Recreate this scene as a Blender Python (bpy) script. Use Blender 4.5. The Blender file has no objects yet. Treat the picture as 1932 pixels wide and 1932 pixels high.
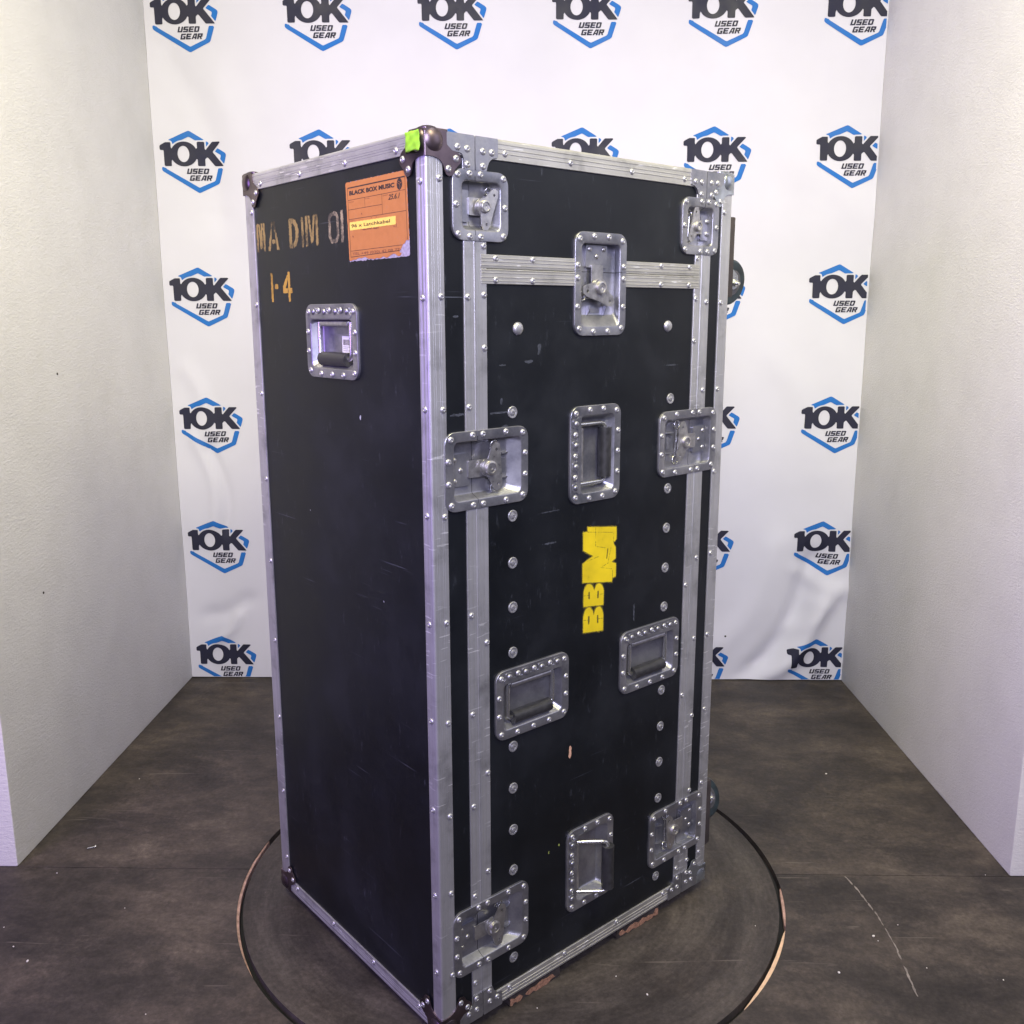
import bpy, bmesh, math, random
import numpy as np
from mathutils import Matrix, Vector, Euler
random.seed(7); rng = np.random.default_rng(7)
C = bpy.context.scene.collection
scene = bpy.context.scene

# ------------------------------------------------------------------ camera
CH = 1.3456; PITCH = .1963; ROLL = .0039; YAW = -.0232; FPX = 1746.3; PPX, PPY, S = 953.2, 940.9, 1932.
fwd = np.array([math.sin(YAW)*math.cos(PITCH), math.cos(YAW)*math.cos(PITCH), -math.sin(PITCH)])
right = np.array([math.cos(YAW), -math.sin(YAW), 0.]); down = np.cross(fwd, right)
r_ = math.cos(ROLL)*right+math.sin(ROLL)*down; d_ = -math.sin(ROLL)*right+math.cos(ROLL)*down
cd = bpy.data.cameras.new('camera'); cam = bpy.data.objects.new('camera', cd); C.objects.link(cam)
cam.matrix_world = Matrix(((r_[0], -d_[0], -fwd[0], 0), (r_[1], -d_[1], -fwd[1], 0), (r_[2], -d_[2], -fwd[2], CH), (0, 0, 0, 1)))
cd.sensor_width = 36; cd.lens = 36*FPX/S; cd.shift_x = (S/2-PPX)/S; cd.shift_y = (PPY-S/2)/S
cd.clip_start = .05; cd.clip_end = 100
scene.camera = cam
# ------------------------------------------------------------------ light
world = bpy.data.worlds.new('World'); scene.world = world; world.use_nodes = True
bg = world.node_tree.nodes['Background']; bg.inputs[0].default_value = (.55, .56, .78, 1); bg.inputs[1].default_value = .13
scene.view_settings.view_transform = 'Standard'; scene.view_settings.look = 'None'
scene.view_settings.exposure = 0; scene.view_settings.gamma = 1
def area(name, loc, target, w, h, power, col, spread=180):
    l = bpy.data.lights.new(name, 'AREA'); l.shape = 'RECTANGLE'; l.size = w; l.size_y = h; l.energy = power; l.color = col
    l.spread = math.radians(spread)
    o = bpy.data.objects.new(name, l); C.objects.link(o); o.location = loc
    o.rotation_euler = (Vector(target)-Vector(loc)).to_track_quat('-Z', 'Y').to_euler()
    return o
area('ceiling_softbox', (.05, 1.75, 3.15), (.05, 2.05, 0), 1.7, .8, 15, (.96, .96, .96))
area('warm_lamp_a', (-.85, .75, 2.75), (-1.27, 2.6, 1.2), .6, .6, 29, (1., .90, .54), 130)
area('warm_lamp_b', (.80, .85, 2.75), (1.2, 2.6, 1.2), .6, .6, 28, (1., .94, .52), 130)
area('violet_lamp', (-1.9, .25, 1.5), (-.1, 2.4, .5), .9, 1.1, 32, (.46, .28, 1.))
area('side_softbox', (3.0, 1.2, 2.5), (.2, 1.9, 1.0), 1.6, 1.6, 15, (.78, .78, 1.))
area('front_softbox', (.20, -1.3, 2.35), (.1, 3.3, .75), 1.5, 1.0, 23, (.72, .70, 1.), 76)

# ------------------------------------------------------------------ helpers
def mesh(name, V, F, mat=None, smooth=None):
    me = bpy.data.meshes.new(name); me.from_pydata([tuple(map(float, v)) for v in V], [], [tuple(f) for f in F]); me.update()
    if mat: me.materials.append(mat)
    if smooth is not None:
        me.shade_smooth()
        if smooth < 179: me.set_sharp_from_angle(angle=math.radians(smooth))
    return me
def obj(name, me, parent=None, loc=None, rot=None):
    o = bpy.data.objects.new(name, me); C.objects.link(o)
    if parent: o.parent = parent
    if loc is not None: o.location = loc
    if rot is not None: o.rotation_euler = rot
    return o
def empty(name, loc, rz=0):
    o = bpy.data.objects.new(name, None); C.objects.link(o); o.location = loc; o.rotation_euler = (0, 0, rz); o.empty_display_size = .1
    return o
def tag(o, label=None, cat=None, group=None, kind=None):
    if label: o['label'] = label
    if cat: o['category'] = cat
    if group: o['group'] = group
    if kind: o['kind'] = kind
    return o
class MB:
    def __init__(s): s.V = []; s.F = []
    def add(s, V, F, M=None):
        b = len(s.V)
        for v in V: s.V.append(tuple(M @ Vector(v)) if M is not None else tuple(v))
        s.F += [tuple(i+b for i in f) for f in F]; return s
    def box(s, x0, x1, y0, y1, z0, z1, M=None, c=0):
        if c <= 0:
            V = [(x, y, z) for x in (x0, x1) for y in (y0, y1) for z in (z0, z1)]
            F = [(0, 1, 3, 2), (4, 6, 7, 5), (0, 4, 5, 1), (2, 3, 7, 6), (0, 2, 6, 4), (1, 5, 7, 3)]
            return s.add(V, F, M)
        bm = bmesh.new(); bmesh.ops.create_cube(bm, size=1)
        for v in bm.verts: v.co = Vector(((x0+x1)/2+v.co.x*(x1-x0), (y0+y1)/2+v.co.y*(y1-y0), (z0+z1)/2+v.co.z*(z1-z0)))
        bmesh.ops.bevel(bm, geom=bm.edges[:], offset=c, segments=2, affect='EDGES', profile=.6)
        return s.bm(bm, M)
    def bm(s, bm, M=None):
        bm.verts.index_update(); s.add([v.co[:] for v in bm.verts], [[v.index for v in f.verts] for f in bm.faces], M); bm.free(); return s
    def lathe(s, prof, n=24, M=None, cap0=True, cap1=True):   # prof: (r, z)
        V = []; F = []
        for r, z in prof:
            for i in range(n):
                a = 2*math.pi*i/n; V.append((r*math.cos(a), r*math.sin(a), z))
        for k in range(len(prof)-1):
            for i in range(n):
                j = (i+1) % n; F.append((k*n+i, k*n+j, (k+1)*n+j, (k+1)*n+i))
        if cap0: F.append(tuple(reversed(range(n))))
        if cap1: F.append(tuple((len(prof)-1)*n+i for i in range(n)))
        return s.add(V, F, M)
    def tube(s, pts, r, n=10, M=None):
        pts = [Vector(p) for p in pts]; V = []; F = []; prev = None
        for i, p in enumerate(pts):
            t = (pts[min(i+1, len(pts)-1)]-pts[max(i-1, 0)]).normalized()
            if prev is None:
                a = Vector((0, 0, 1)) if abs(t.z) < .9 else Vector((1, 0, 0)); u = t.cross(a).normalized()
            else: u = (prev-t*prev.dot(t)).normalized()
            prev = u; w = t.cross(u)
            rr = r[i] if isinstance(r, (list, tuple)) else r
            for k in range(n):
                a = 2*math.pi*k/n; V.append(p+u*rr*math.cos(a)+w*rr*math.sin(a))
        for i in range(len(pts)-1):
            for k in range(n):
                j = (k+1) % n; F.append((i*n+k, i*n+j, (i+1)*n+j, (i+1)*n+k))
        F.append(tuple(reversed(range(n)))); F.append(tuple((len(pts)-1)*n+k for k in range(n)))
        return s.add(V, F, M)
    def build(s, name, mat, smooth=35): return mesh(name, s.V, s.F, mat, smooth)
# 2D shapes as signed distance functions, turned into clean polygons by marching squares
def circ(cx, cy, r): return lambda x, y: np.hypot(x-cx, y-cy)-r
def ell(cx, cy, a, b): return lambda x, y: (np.hypot((x-cx)/a, (y-cy)/b)-1)*min(a, b)
def rect(x0, x1, y0, y1, r=0):
    cx, cy, hx, hy = (x0+x1)/2, (y0+y1)/2, (x1-x0)/2-r, (y1-y0)/2-r
    def f(x, y):
        dx = abs(x-cx)-hx; dy = abs(y-cy)-hy
        return np.hypot(np.maximum(dx, 0), np.maximum(dy, 0))+np.minimum(np.maximum(dx, dy), 0)-r
    return f
def poly(P):
    P = [tuple(p) for p in P]
    def f(x, y):
        x = np.asarray(x, float); y = np.asarray(y, float); d = np.full(x.shape, 1e9); s = np.ones(x.shape)
        for i in range(len(P)):
            ax, ay = P[i]; bx, by = P[i-1]; ex, ey = bx-ax, by-ay; wx, wy = x-ax, y-ay
            t = np.clip((wx*ex+wy*ey)/(ex*ex+ey*ey+1e-15), 0, 1)
            d = np.minimum(d, (wx-ex*t)**2+(wy-ey*t)**2)
            c1 = y >= ay; c2 = y < by; c3 = ex*wy > ey*wx
            s = np.where((c1 & c2 & c3) | (~c1 & ~c2 & ~c3), -s, s)
        return s*np.sqrt(d)
    return f
def seg(ax, ay, bx, by, w, flat=True):     # stroke of width w
    L = math.hypot(bx-ax, by-ay); ux, uy = (bx-ax)/L, (by-ay)/L
    def f(x, y):
        p = (x-ax)*ux+(y-ay)*uy; q = -(x-ax)*uy+(y-ay)*ux
        if flat:
            dx = abs(p-L/2)-L/2; dy = abs(q)-w/2
            return np.hypot(np.maximum(dx, 0), np.maximum(dy, 0))+np.minimum(np.maximum(dx, dy), 0)
        return np.hypot(p-np.clip(p, 0, L), q)-w/2
    return f
def U(*fs): return lambda x, y: np.minimum.reduce([f(x, y) for f in fs])
def I(*fs): return lambda x, y: np.maximum.reduce([f(x, y) for f in fs])
def D(a, b): return lambda x, y: np.maximum(a(x, y), -b(x, y))
def off(f, d): return lambda x, y: f(x, y)-d
def ring(f, w): return lambda x, y: abs(f(x, y))-w/2
def line(pts, w): return U(*[seg(*pts[i], *pts[i+1], w, False) for i in range(len(pts)-1)])
def noise2(x, y, sc, seed=0):
    r = np.random.default_rng(seed); out = np.zeros(np.shape(x))
    for k in range(9):
        a = r.uniform(0, 6.28); f = sc*r.uniform(.5, 2.2); out += np.sin((x*math.cos(a)+y*math.sin(a))*f+r.uniform(0, 6.28))
    return out/4
def march(f, x0, x1, y0, y1, h):
    nx = max(2, int(math.ceil((x1-x0)/h))); ny = max(2, int(math.ceil((y1-y0)/h)))
    xs = np.linspace(x0, x1, nx+1); ys = np.linspace(y0, y1, ny+1); X, Y = np.meshgrid(xs, ys, indexing='ij')
    Z = f(X, Y); Z = np.where(abs(Z) < 1e-9, 1e-9, Z); ins = Z < 0
    act = ins[:-1, :-1] | ins[1:, :-1] | ins[1:, 1:] | ins[:-1, 1:]
    V = []; K = {}; F = []
    def vid(k, x, y):
        if k not in K: K[k] = len(V); V.append((x, y))
        return K[k]
    for i, j in zip(*np.nonzero(act)):
        cs = ((i, j), (i+1, j), (i+1, j+1), (i, j+1)); fc = []
        for a in range(4):
            p = cs[a]; q = cs[(a+1) % 4]
            if ins[p]: fc.append(vid(p, xs[p[0]], ys[p[1]]))
            if ins[p] != ins[q]:
                a_, b_ = (p, q) if p < q else (q, p); t = Z[a_]/(Z[a_]-Z[b_])
                fc.append(vid((a_, b_), xs[a_[0]]+t*(xs[b_[0]]-xs[a_[0]]), ys[a_[1]]+t*(ys[b_[1]]-ys[a_[1]])))
        if len(set(fc)) >= 3: F.append(tuple(dict.fromkeys(fc)))
    return V, F
def extrude2(V, F, z0, z1):
    """solid plate between z0 and z1 from a 2D mesh"""
    n = len(V); W = [(x, y, z1) for x, y in V]+[(x, y, z0) for x, y in V]; G = [f for f in F]+[tuple(i+n for i in reversed(f)) for f in F]
    E = set()
    for f in F:
        for a in range(len(f)): E.add((f[a], f[(a+1) % len(f)]))
    for a, b in E:
        if (b, a) not in E: G.append((b, a, a+n, b+n))
    return W, G
def plate(f, bb, h, z0, z1): return extrude2(*march(f, *bb, h), z0, z1)
def gridpanel(x0, x1, y0, y1, holes):
    """rectangle with rectangular holes -> 2D quads"""
    xs = sorted({x0, x1} | {v for a in holes for v in a[:2] if x0 < v < x1}); ys = sorted({y0, y1} | {v for a in holes for v in a[2:] if y0 < v < y1})
    K = {}; V = []; F = []
    def vid(i, j):
        if (i, j) not in K: K[(i, j)] = len(V); V.append((xs[i], ys[j]))
        return K[(i, j)]
    for i in range(len(xs)-1):
        for j in range(len(ys)-1):
            mx, my = (xs[i]+xs[i+1])/2, (ys[j]+ys[j+1])/2
            if any(a[0] < mx < a[1] and a[2] < my < a[3] for a in holes): continue
            F.append((vid(i, j), vid(i+1, j), vid(i+1, j+1), vid(i, j+1)))
    return V, F
def sweep(prof, t0, t1, fn):
    """closed 2D profile swept from t0 to t1; fn(p, q, t) -> xyz"""
    n = len(prof); V = [fn(p, q, t) for t in (t0, t1) for p, q in prof]
    F = [(i, (i+1) % n, n+(i+1) % n, n+i) for i in range(n)]+[tuple(reversed(range(n))), tuple(range(n, 2*n))]
    bm = bmesh.new(); vs = [bm.verts.new(v) for v in V]
    for f in F: bm.faces.new([vs[i] for i in f])
    bmesh.ops.recalc_face_normals(bm, faces=bm.faces[:]); bm.verts.index_update()
    V = [v.co[:] for v in bm.verts]; F = [[v.index for v in f.verts] for f in bm.faces]; bm.free()
    return V, F
def text2d(s, size=1., bold=0., shear=0., sx=1., space=1.):
    """flat text outline -> (verts2d, faces), origin at the left baseline"""
    cu = bpy.data.curves.new('t', 'FONT'); cu.body = s; cu.size = size; cu.offset = bold; cu.shear = shear; cu.space_character = space; cu.resolution_u = 3
    o = bpy.data.objects.new('t', cu); C.objects.link(o)
    me = bpy.data.meshes.new_from_object(o.evaluated_get(bpy.context.evaluated_depsgraph_get()))
    V = [(v.co.x*sx, v.co.y) for v in me.vertices]; F = [tuple(p.vertices) for p in me.polygons]
    bpy.data.meshes.remove(me); bpy.data.objects.remove(o); bpy.data.curves.remove(cu)
    return V, F
def text_fit(s, x0, x1, y0, y1, bold=0., shear=0., space=1.):
    V, F = text2d(s, 1., bold, shear, 1., space); V = np.array(V)
    a, b = V.min(0), V.max(0); V = (V-a)/(b-a)*np.array([x1-x0, y1-y0])+np.array([x0, y0])
    return [tuple(v) for v in V], F

# ------------------------------------------------------------------ materials
def new_mat(name):
    m = bpy.data.materials.new(name); m.use_nodes = True; nt = m.node_tree; b = nt.nodes['Principled BSDF']
    return m, nt, b
def N(nt, typ, **kw):
    n = nt.nodes.new(typ)
    for k, v in kw.items():
        if k in n.inputs.keys() if hasattr(n.inputs, 'keys') else False: n.inputs[k].default_value = v
        else: setattr(n, k, v)
    return n
def coord(nt, scale=(1, 1, 1), rot=(0, 0, 0), kind='Object', rand=False):
    t = nt.nodes.new('ShaderNodeTexCoord'); mp = nt.nodes.new('ShaderNodeMapping'); mp.inputs['Scale'].default_value = scale; mp.inputs['Rotation'].default_value = rot
    nt.links.new(t.outputs[kind], mp.inputs['Vector'])
    if rand:
        oi = nt.nodes.new('ShaderNodeObjectInfo'); mu = nt.nodes.new('ShaderNodeMath'); mu.operation = 'MULTIPLY'; mu.inputs[1].default_value = 37.
        nt.links.new(oi.outputs['Random'], mu.inputs[0]); nt.links.new(mu.outputs[0], mp.inputs['Location'])
    return mp.outputs[0]
def noise(nt, vec, scale, detail=4, rough=.55, dist=0.):
    n = nt.nodes.new('ShaderNodeTexNoise'); n.inputs['Scale'].default_value = scale; n.inputs['Detail'].default_value = detail
    n.inputs['Roughness'].default_value = rough; n.inputs['Distortion'].default_value = dist; nt.links.new(vec, n.inputs['Vector']); return n.outputs['Fac']
def ramp(nt, fac, stops, interp='LINEAR'):
    r = nt.nodes.new('ShaderNodeValToRGB'); r.color_ramp.interpolation = interp; e = r.color_ramp.elements
    while len(e) < len(stops): e.new(.5)
    for k, (p, c) in enumerate(stops):
        e[k].position = p; e[k].color = (c, c, c, 1) if isinstance(c, (int, float)) else (*c, 1)
    nt.links.new(fac, r.inputs[0]); return r.outputs[0]
def mix(nt, fac, a, b, mode='MIX'):
    m = nt.nodes.new('ShaderNodeMix'); m.data_type = 'RGBA'; m.blend_type = mode
    for sock, v in ((m.inputs[0], fac), (m.inputs[6], a), (m.inputs[7], b)):
        if hasattr(v, 'is_output') or isinstance(v, bpy.types.NodeSocket): nt.links.new(v, sock)
        elif isinstance(v, tuple): sock.default_value = (*v, 1) if len(v) == 3 else v
        else: sock.default_value = v
    return m.outputs[2]
def bump(nt, b, h, strength=.3, dist=.001):
    n = nt.nodes.new('ShaderNodeBump'); n.inputs['Strength'].default_value = strength; n.inputs['Distance'].default_value = dist
    nt.links.new(h, n.inputs['Height']); nt.links.new(n.outputs[0], b.inputs['Normal'])
def simple(name, col, rough=.5, metal=0., spec=.5, var=.0, vs=60):
    m, nt, b = new_mat(name); b.inputs['Roughness'].default_value = rough; b.inputs['Metallic'].default_value = metal; b.inputs['Specular IOR Level'].default_value = spec
    if var:
        f = noise(nt, coord(nt, rand=True), vs, 5); c = ramp(nt, f, [(.3, tuple(x*(1-var) for x in col)), (.7, tuple(min(1, x*(1+var)) for x in col))])
        nt.links.new(c, b.inputs['Base Color']); r = ramp(nt, f, [(.3, rough*.8), (.7, min(1, rough*1.25))]); nt.links.new(r, b.inputs['Roughness'])
    else: b.inputs['Base Color'].default_value = (*col, 1)
    return m
def make_alu(name, stretch, metal=.66, col=(.52, .52, .545)):
    m, nt, b = new_mat(name); b.inputs['Metallic'].default_value = metal
    v = coord(nt, stretch); f = noise(nt, v, 60, 6, .65); sm = noise(nt, coord(nt, (1, 1, 1)), 14, 5, .6)
    c = ramp(nt, f, [(.30, tuple(x*.88 for x in col)), (.5, col), (.72, tuple(x*1.08 for x in col))])
    dirt = ramp(nt, sm, [(.28, .58), (.46, .95), (.75, 1.1)]); c = mix(nt, 1., c, dirt, 'MULTIPLY')
    # diagonal scrape marks and dents
    s1 = noise(nt, coord(nt, (26, 26, 190), (.0, .75, .0)), 1., 3, .4); p1 = noise(nt, coord(nt), 4.5, 2)
    sc = ramp(nt, s1, [(.62, 0.), (.66, 1.)]); pm = ramp(nt, p1, [(.47, 0.), (.58, 1.)]); scr = mix(nt, 1., sc, pm, 'MULTIPLY')
    c = mix(nt, scr, c, (.82, .82, .84))
    nt.links.new(c, b.inputs['Base Color'])
    r = ramp(nt, f, [(.3, .50), (.7, .36)]); nt.links.new(r, b.inputs['Roughness'])
    h = mix(nt, .45, f, scr); bump(nt, b, h, .22, .0006)
    return m
M = {}
M['alu_v'] = make_alu('aluminium_upright', (1, 1, .04)); M['alu_x'] = make_alu('aluminium_crosswise', (.04, 1, 1), .62, (.54, .53, .50)); M['alu_y'] = make_alu('aluminium_depthwise', (1, .04, 1))
def make_zinc():
    m, nt, b = new_mat('zinc_plate'); b.inputs['Metallic'].default_value = .82
    v = coord(nt, rand=True); f = noise(nt, v, 22, 5, .6); g = noise(nt, v, 240, 3)
    c = ramp(nt, f, [(.3, (.27, .28, .32)), (.5, (.39, .39, .43)), (.7, (.48, .48, .50))]); c = mix(nt, .25, c, ramp(nt, g, [(.3, .35), (.7, .8)]), 'MULTIPLY')
    nt.links.new(c, b.inputs['Base Color']); nt.links.new(ramp(nt, f, [(.3, .30), (.7, .46)]), b.inputs['Roughness']); bump(nt, b, g, .08, .0005)
    return m
M['zinc'] = make_zinc()
M['zinc_b'] = simple('zinc_hardware', (.50, .49, .49), .34, .85, var=.25, vs=90)
M['rivet'] = simple('rivet_steel', (.52, .52, .54), .38, .75, var=.1, vs=300)
M['washer'] = simple('tee_nut_steel', (.44, .44, .46), .42, .7, var=.15, vs=300)
M['dark'] = simple('dark_hollow', (.012, .012, .014), .8)
M['corner'] = simple('reflection_tinted_corner_steel', (.15, .115, .13), .32, .88, var=.45, vs=25)  # dark steel with its maroon reflection put into the base colour
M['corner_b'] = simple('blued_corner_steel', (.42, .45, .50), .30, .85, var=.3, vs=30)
M['rubber'] = simple('grip_rubber', (.030, .030, .033), .42, var=.3, vs=80)
M['rod'] = simple('handle_rod_steel', (.62, .62, .60), .25, .9)
M['chip'] = simple('bare_plywood', (.34, .18, .12), .8, var=.5, vs=200)
M['blue_print'] = simple('blue_print', (.010, .14, .48), .7, var=.05, vs=8)
M['navy_print'] = simple('navy_print', (.011, .012, .034), .65, var=.25, vs=9)
M['tyre'] = simple('blue_grey_tyre', (.018, .029, .036), .5, var=.5, vs=50)
M['black_print'] = simple('black_ink', (.03, .02, .022), .7)
M['white_label'] = simple('white_paper_label', (.75, .74, .80), .7)
M['yellow_label'] = simple('yellow_label_strip', (.86, .60, .13), .7, var=.08, vs=150)
M['crumb'] = simple('pale_crumb', (.75, .72, .68), .8)
def make_panel():
    m, nt, b = new_mat('black_laminate')
    v = coord(nt); f = noise(nt, v, 5, 5, .6); g = noise(nt, coord(nt, (3, 3, 60)), 12, 4, .7)
    c = ramp(nt, f, [(.34, (.0045, .0056, .0078)), (.52, (.0072, .0088, .0122)), (.68, (.0135, .0155, .0205))])
    st = noise(nt, coord(nt, (5, 5, 240), (0, .06, 0)), 1.1, 2, .4); pm = noise(nt, v, 6.5, 2)
    s = mix(nt, 1., ramp(nt, st, [(.70, 0.), (.76, 1.)]), ramp(nt, pm, [(.52, 0.), (.68, 1.)]), 'MULTIPLY')
    d = noise(nt, coord(nt, (60, 60, 18)), 1.6, 4, .7); s2 = mix(nt, 1., ramp(nt, d, [(.62, 0.), (.74, .6)]), ramp(nt, pm, [(.42, 0.), (.6, 1.)]), 'MULTIPLY')
    c = mix(nt, mix(nt, 1., s, s2, 'ADD'), c, (.075, .082, .105))
    nt.links.new(c, b.inputs['Base Color']); nt.links.new(ramp(nt, f, [(.3, .36), (.7, .50)]), b.inputs['Roughness'])
    b.inputs['Specular IOR Level'].default_value = .36
    bump(nt, b, g, .10, .0004); return m
M['panel'] = make_panel()
def make_paint(name, col, wear, thr, rough=.6):
    m, nt, b = new_mat(name); f = noise(nt, coord(nt), 170, 6, .75); g = noise(nt, coord(nt), 18, 3)
    h = mix(nt, .5, f, g); c = ramp(nt, h, [(thr-.05, wear), (thr+.05, col)]); c = mix(nt, .5, c, mix(nt, 1., c, ramp(nt, g, [(.3, .6), (.7, 1.1)]), 'MULTIPLY'))
    nt.links.new(c, b.inputs['Base Color']); b.inputs['Roughness'].default_value = rough; return m
M['spray'] = make_paint('yellow_spray_paint', (.80, .60, .010), (.42, .32, .01), .36)
M['stencil'] = make_paint('worn_ochre_stencil', (.27, .19, .075), (.045, .038, .025), .48)
M['stencil_b'] = make_paint('bright_ochre_stencil', (.46, .27, .05), (.16, .10, .03), .44)
M['stencil_c'] = make_paint('pale_worn_stencil', (.33, .27, .19), (.07, .06, .05), .50)
def make_sticker():
    m, nt, b = new_mat('orange_paper'); f = noise(nt, coord(nt), 60, 5, .6); g = noise(nt, coord(nt), 260, 4, .7)
    c = ramp(nt, f, [(.3, (.43, .165, .052)), (.6, (.48, .185, .060)), (.85, (.38, .18, .09))]); c = mix(nt, ramp(nt, g, [(.74, 0.), (.80, .8)]), c, (.30, .14, .08))
    nt.links.new(c, b.inputs['Base Color']); b.inputs['Roughness'].default_value = .6; return m
M['sticker'] = make_sticker()
M['tape'] = simple('fluorescent_green_tape', (.28, .60, .035), .6, var=.1, vs=80)
M['torn'] = simple('torn_paper_backing', (.34, .31, .43), .9, var=.25, vs=200)
def make_floor(name, swirl=False):
    m, nt, b = new_mat(name); v = coord(nt, (1, 1, 1))
    f = noise(nt, coord(nt, (.75, 1.25, 1), (0, 0, .5)) if not swirl else v, 3.4, 9, .72, .15); g = noise(nt, v, 26, 6, .7); k = noise(nt, coord(nt, (.8, 5, 1), (0, 0, .12)), 9, 5, .7)
    c = ramp(nt, f, [(.34, (.026, .022, .021)), (.47, (.048, .040, .036)), (.56, (.074, .060, .051)), (.70, (.125, .102, .082))])
    c = mix(nt, .6, c, ramp(nt, g, [(.3, .25), (.52, .5), (.7, .8)]), 'OVERLAY'); c = mix(nt, .16, c, ramp(nt, k, [(.3, .25), (.5, .5), (.7, .78)]), 'OVERLAY')
    if swirl:
        tc = nt.nodes.new('ShaderNodeTexCoord'); sx = nt.nodes.new('ShaderNodeSeparateXYZ'); nt.links.new(tc.outputs['Object'], sx.inputs[0])
        ln = nt.nodes.new('ShaderNodeVectorMath'); ln.operation = 'LENGTH'; nt.links.new(tc.outputs['Object'], ln.inputs[0])
        at = nt.nodes.new('ShaderNodeMath'); at.operation = 'ARCTAN2'; nt.links.new(sx.outputs[1], at.inputs[0]); nt.links.new(sx.outputs[0], at.inputs[1])
        m1 = nt.nodes.new('ShaderNodeMath'); m1.operation = 'MULTIPLY'; m1.inputs[1].default_value = 9; nt.links.new(ln.outputs['Value'], m1.inputs[0])
        m2 = nt.nodes.new('ShaderNodeMath'); m2.operation = 'MULTIPLY'; m2.inputs[1].default_value = .9; nt.links.new(at.outputs[0], m2.inputs[0])
        cb = nt.nodes.new('ShaderNodeCombineXYZ'); nt.links.new(m1.outputs[0], cb.inputs[0]); nt.links.new(m2.outputs[0], cb.inputs[1])
        sw = noise(nt, cb.outputs[0], 1.6, 6, .62, .3); c = mix(nt, .6, c, ramp(nt, sw, [(.34, (.014, .012, .012)), (.5, (.046, .040, .037)), (.66, (.098, .085, .074))]))
        fs = noise(nt, cb.outputs[0], 16, 4, .7); c = mix(nt, .45, c, ramp(nt, fs, [(.3, .28), (.5, .5), (.72, .80)]), 'OVERLAY')
        c = mix(nt, .08, c, (.080, .069, .064))
    fg = noise(nt, v, 95, 5, .75); c = mix(nt, .55, c, ramp(nt, fg, [(.32, .25), (.5, .5), (.68, .78)]), 'OVERLAY')
    ln2 = noise(nt, coord(nt, (2.2, 34, 1), (0, 0, .9)), 1.3, 3, .5, .8); c = mix(nt, ramp(nt, ln2, [(.69, 0.), (.73, .5)]), c, (.17, .145, .125))
    sp = noise(nt, v, 190, 2); c = mix(nt, ramp(nt, sp, [(.78, 0.), (.82, .5)]), c, (.30, .28, .26))
    nt.links.new(c, b.inputs['Base Color']); nt.links.new(ramp(nt, g, [(.3, .48), (.7, .68)]), b.inputs['Roughness']); b.inputs['Specular IOR Level'].default_value = .35
    bump(nt, b, mix(nt, .5, g, f), .25, .002); return m
M['floor'] = make_floor('dark_painted_plywood'); M['disc'] = make_floor('scuffed_turntable_plywood', True)
def make_wall():
    m, nt, b = new_mat('rough_white_plaster'); v = coord(nt, (1, 1, 2.2), (.5, 0, 0)); f = noise(nt, v, 85, 6, .7); g = noise(nt, coord(nt), 7, 5, .6)
    nt.links.new(ramp(nt, g, [(.3, (.80, .79, .765)), (.55, (.84, .83, .805)), (.8, (.865, .855, .83))]), b.inputs['Base Color']); b.inputs['Roughness'].default_value = .95; b.inputs['Specular IOR Level'].default_value = .1
    bump(nt, b, mix(nt, .25, f, g), .55, .005); return m
M['wall'] = make_wall()
def make_cloth():
    m, nt, b = new_mat('white_printed_fabric'); f = noise(nt, coord(nt), 3.0, 4); g = noise(nt, coord(nt), 700, 2)
    nt.links.new(ramp(nt, f, [(.3, (.60, .60, .68)), (.7, (.65, .65, .73))]), b.inputs['Base Color']); b.inputs['Roughness'].default_value = .75; b.inputs['Specular IOR Level'].default_value = .25  # white cloth; lavender cast of the lighting is mixed into its base colour
    bump(nt, b, g, .08, .0006); return m
M['cloth'] = make_cloth()

# ------------------------------------------------------------------ setting
XL, XR, YB, YE, WH = -1.266, 1.176, 3.295, 2.056, 2.95
TC = (-.038, 2.050); RD, RH = .6335, .6480
me = MB().box(-3, 3, -1.2, 4, -.12, -.04).build('ground', M['dark']); tag(obj('ground', me), kind='structure')
fl = tag(empty('floor', (0, 2, 0)), kind='structure')
def floor_panel(y0, y1):
    mb = MB(); gx0, gx1 = TC[0]-.70, TC[0]+.70; gy0, gy1 = max(y0, TC[1]-.70), min(y1, TC[1]+.70)
    V, F = march(I(lambda x, y: RH-np.hypot(x-TC[0], y-TC[1]), rect(-9, 9, -9, 9)), gx0, gx1, gy0, gy1, .02)
    mb.add(*extrude2(V, F, -.018, 0))
    for a, b_, c, d in ((-2.6, gx0, y0, y1), (gx1, 2.6, y0, y1), (gx0, gx1, y0, gy0), (gx0, gx1, gy1, y1)):
        if b_-a > 1e-4 and d-c > 1e-4: mb.box(a, b_, c, d, -.018, 0)
    me = mb.build('floor_panel', M['floor'], None); o = obj('floor_panel', me, fl, (0, -2, 0)); return o
floor_panel(-.9, YE-.0006); floor_panel(YE+.0012, 3.55)
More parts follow.
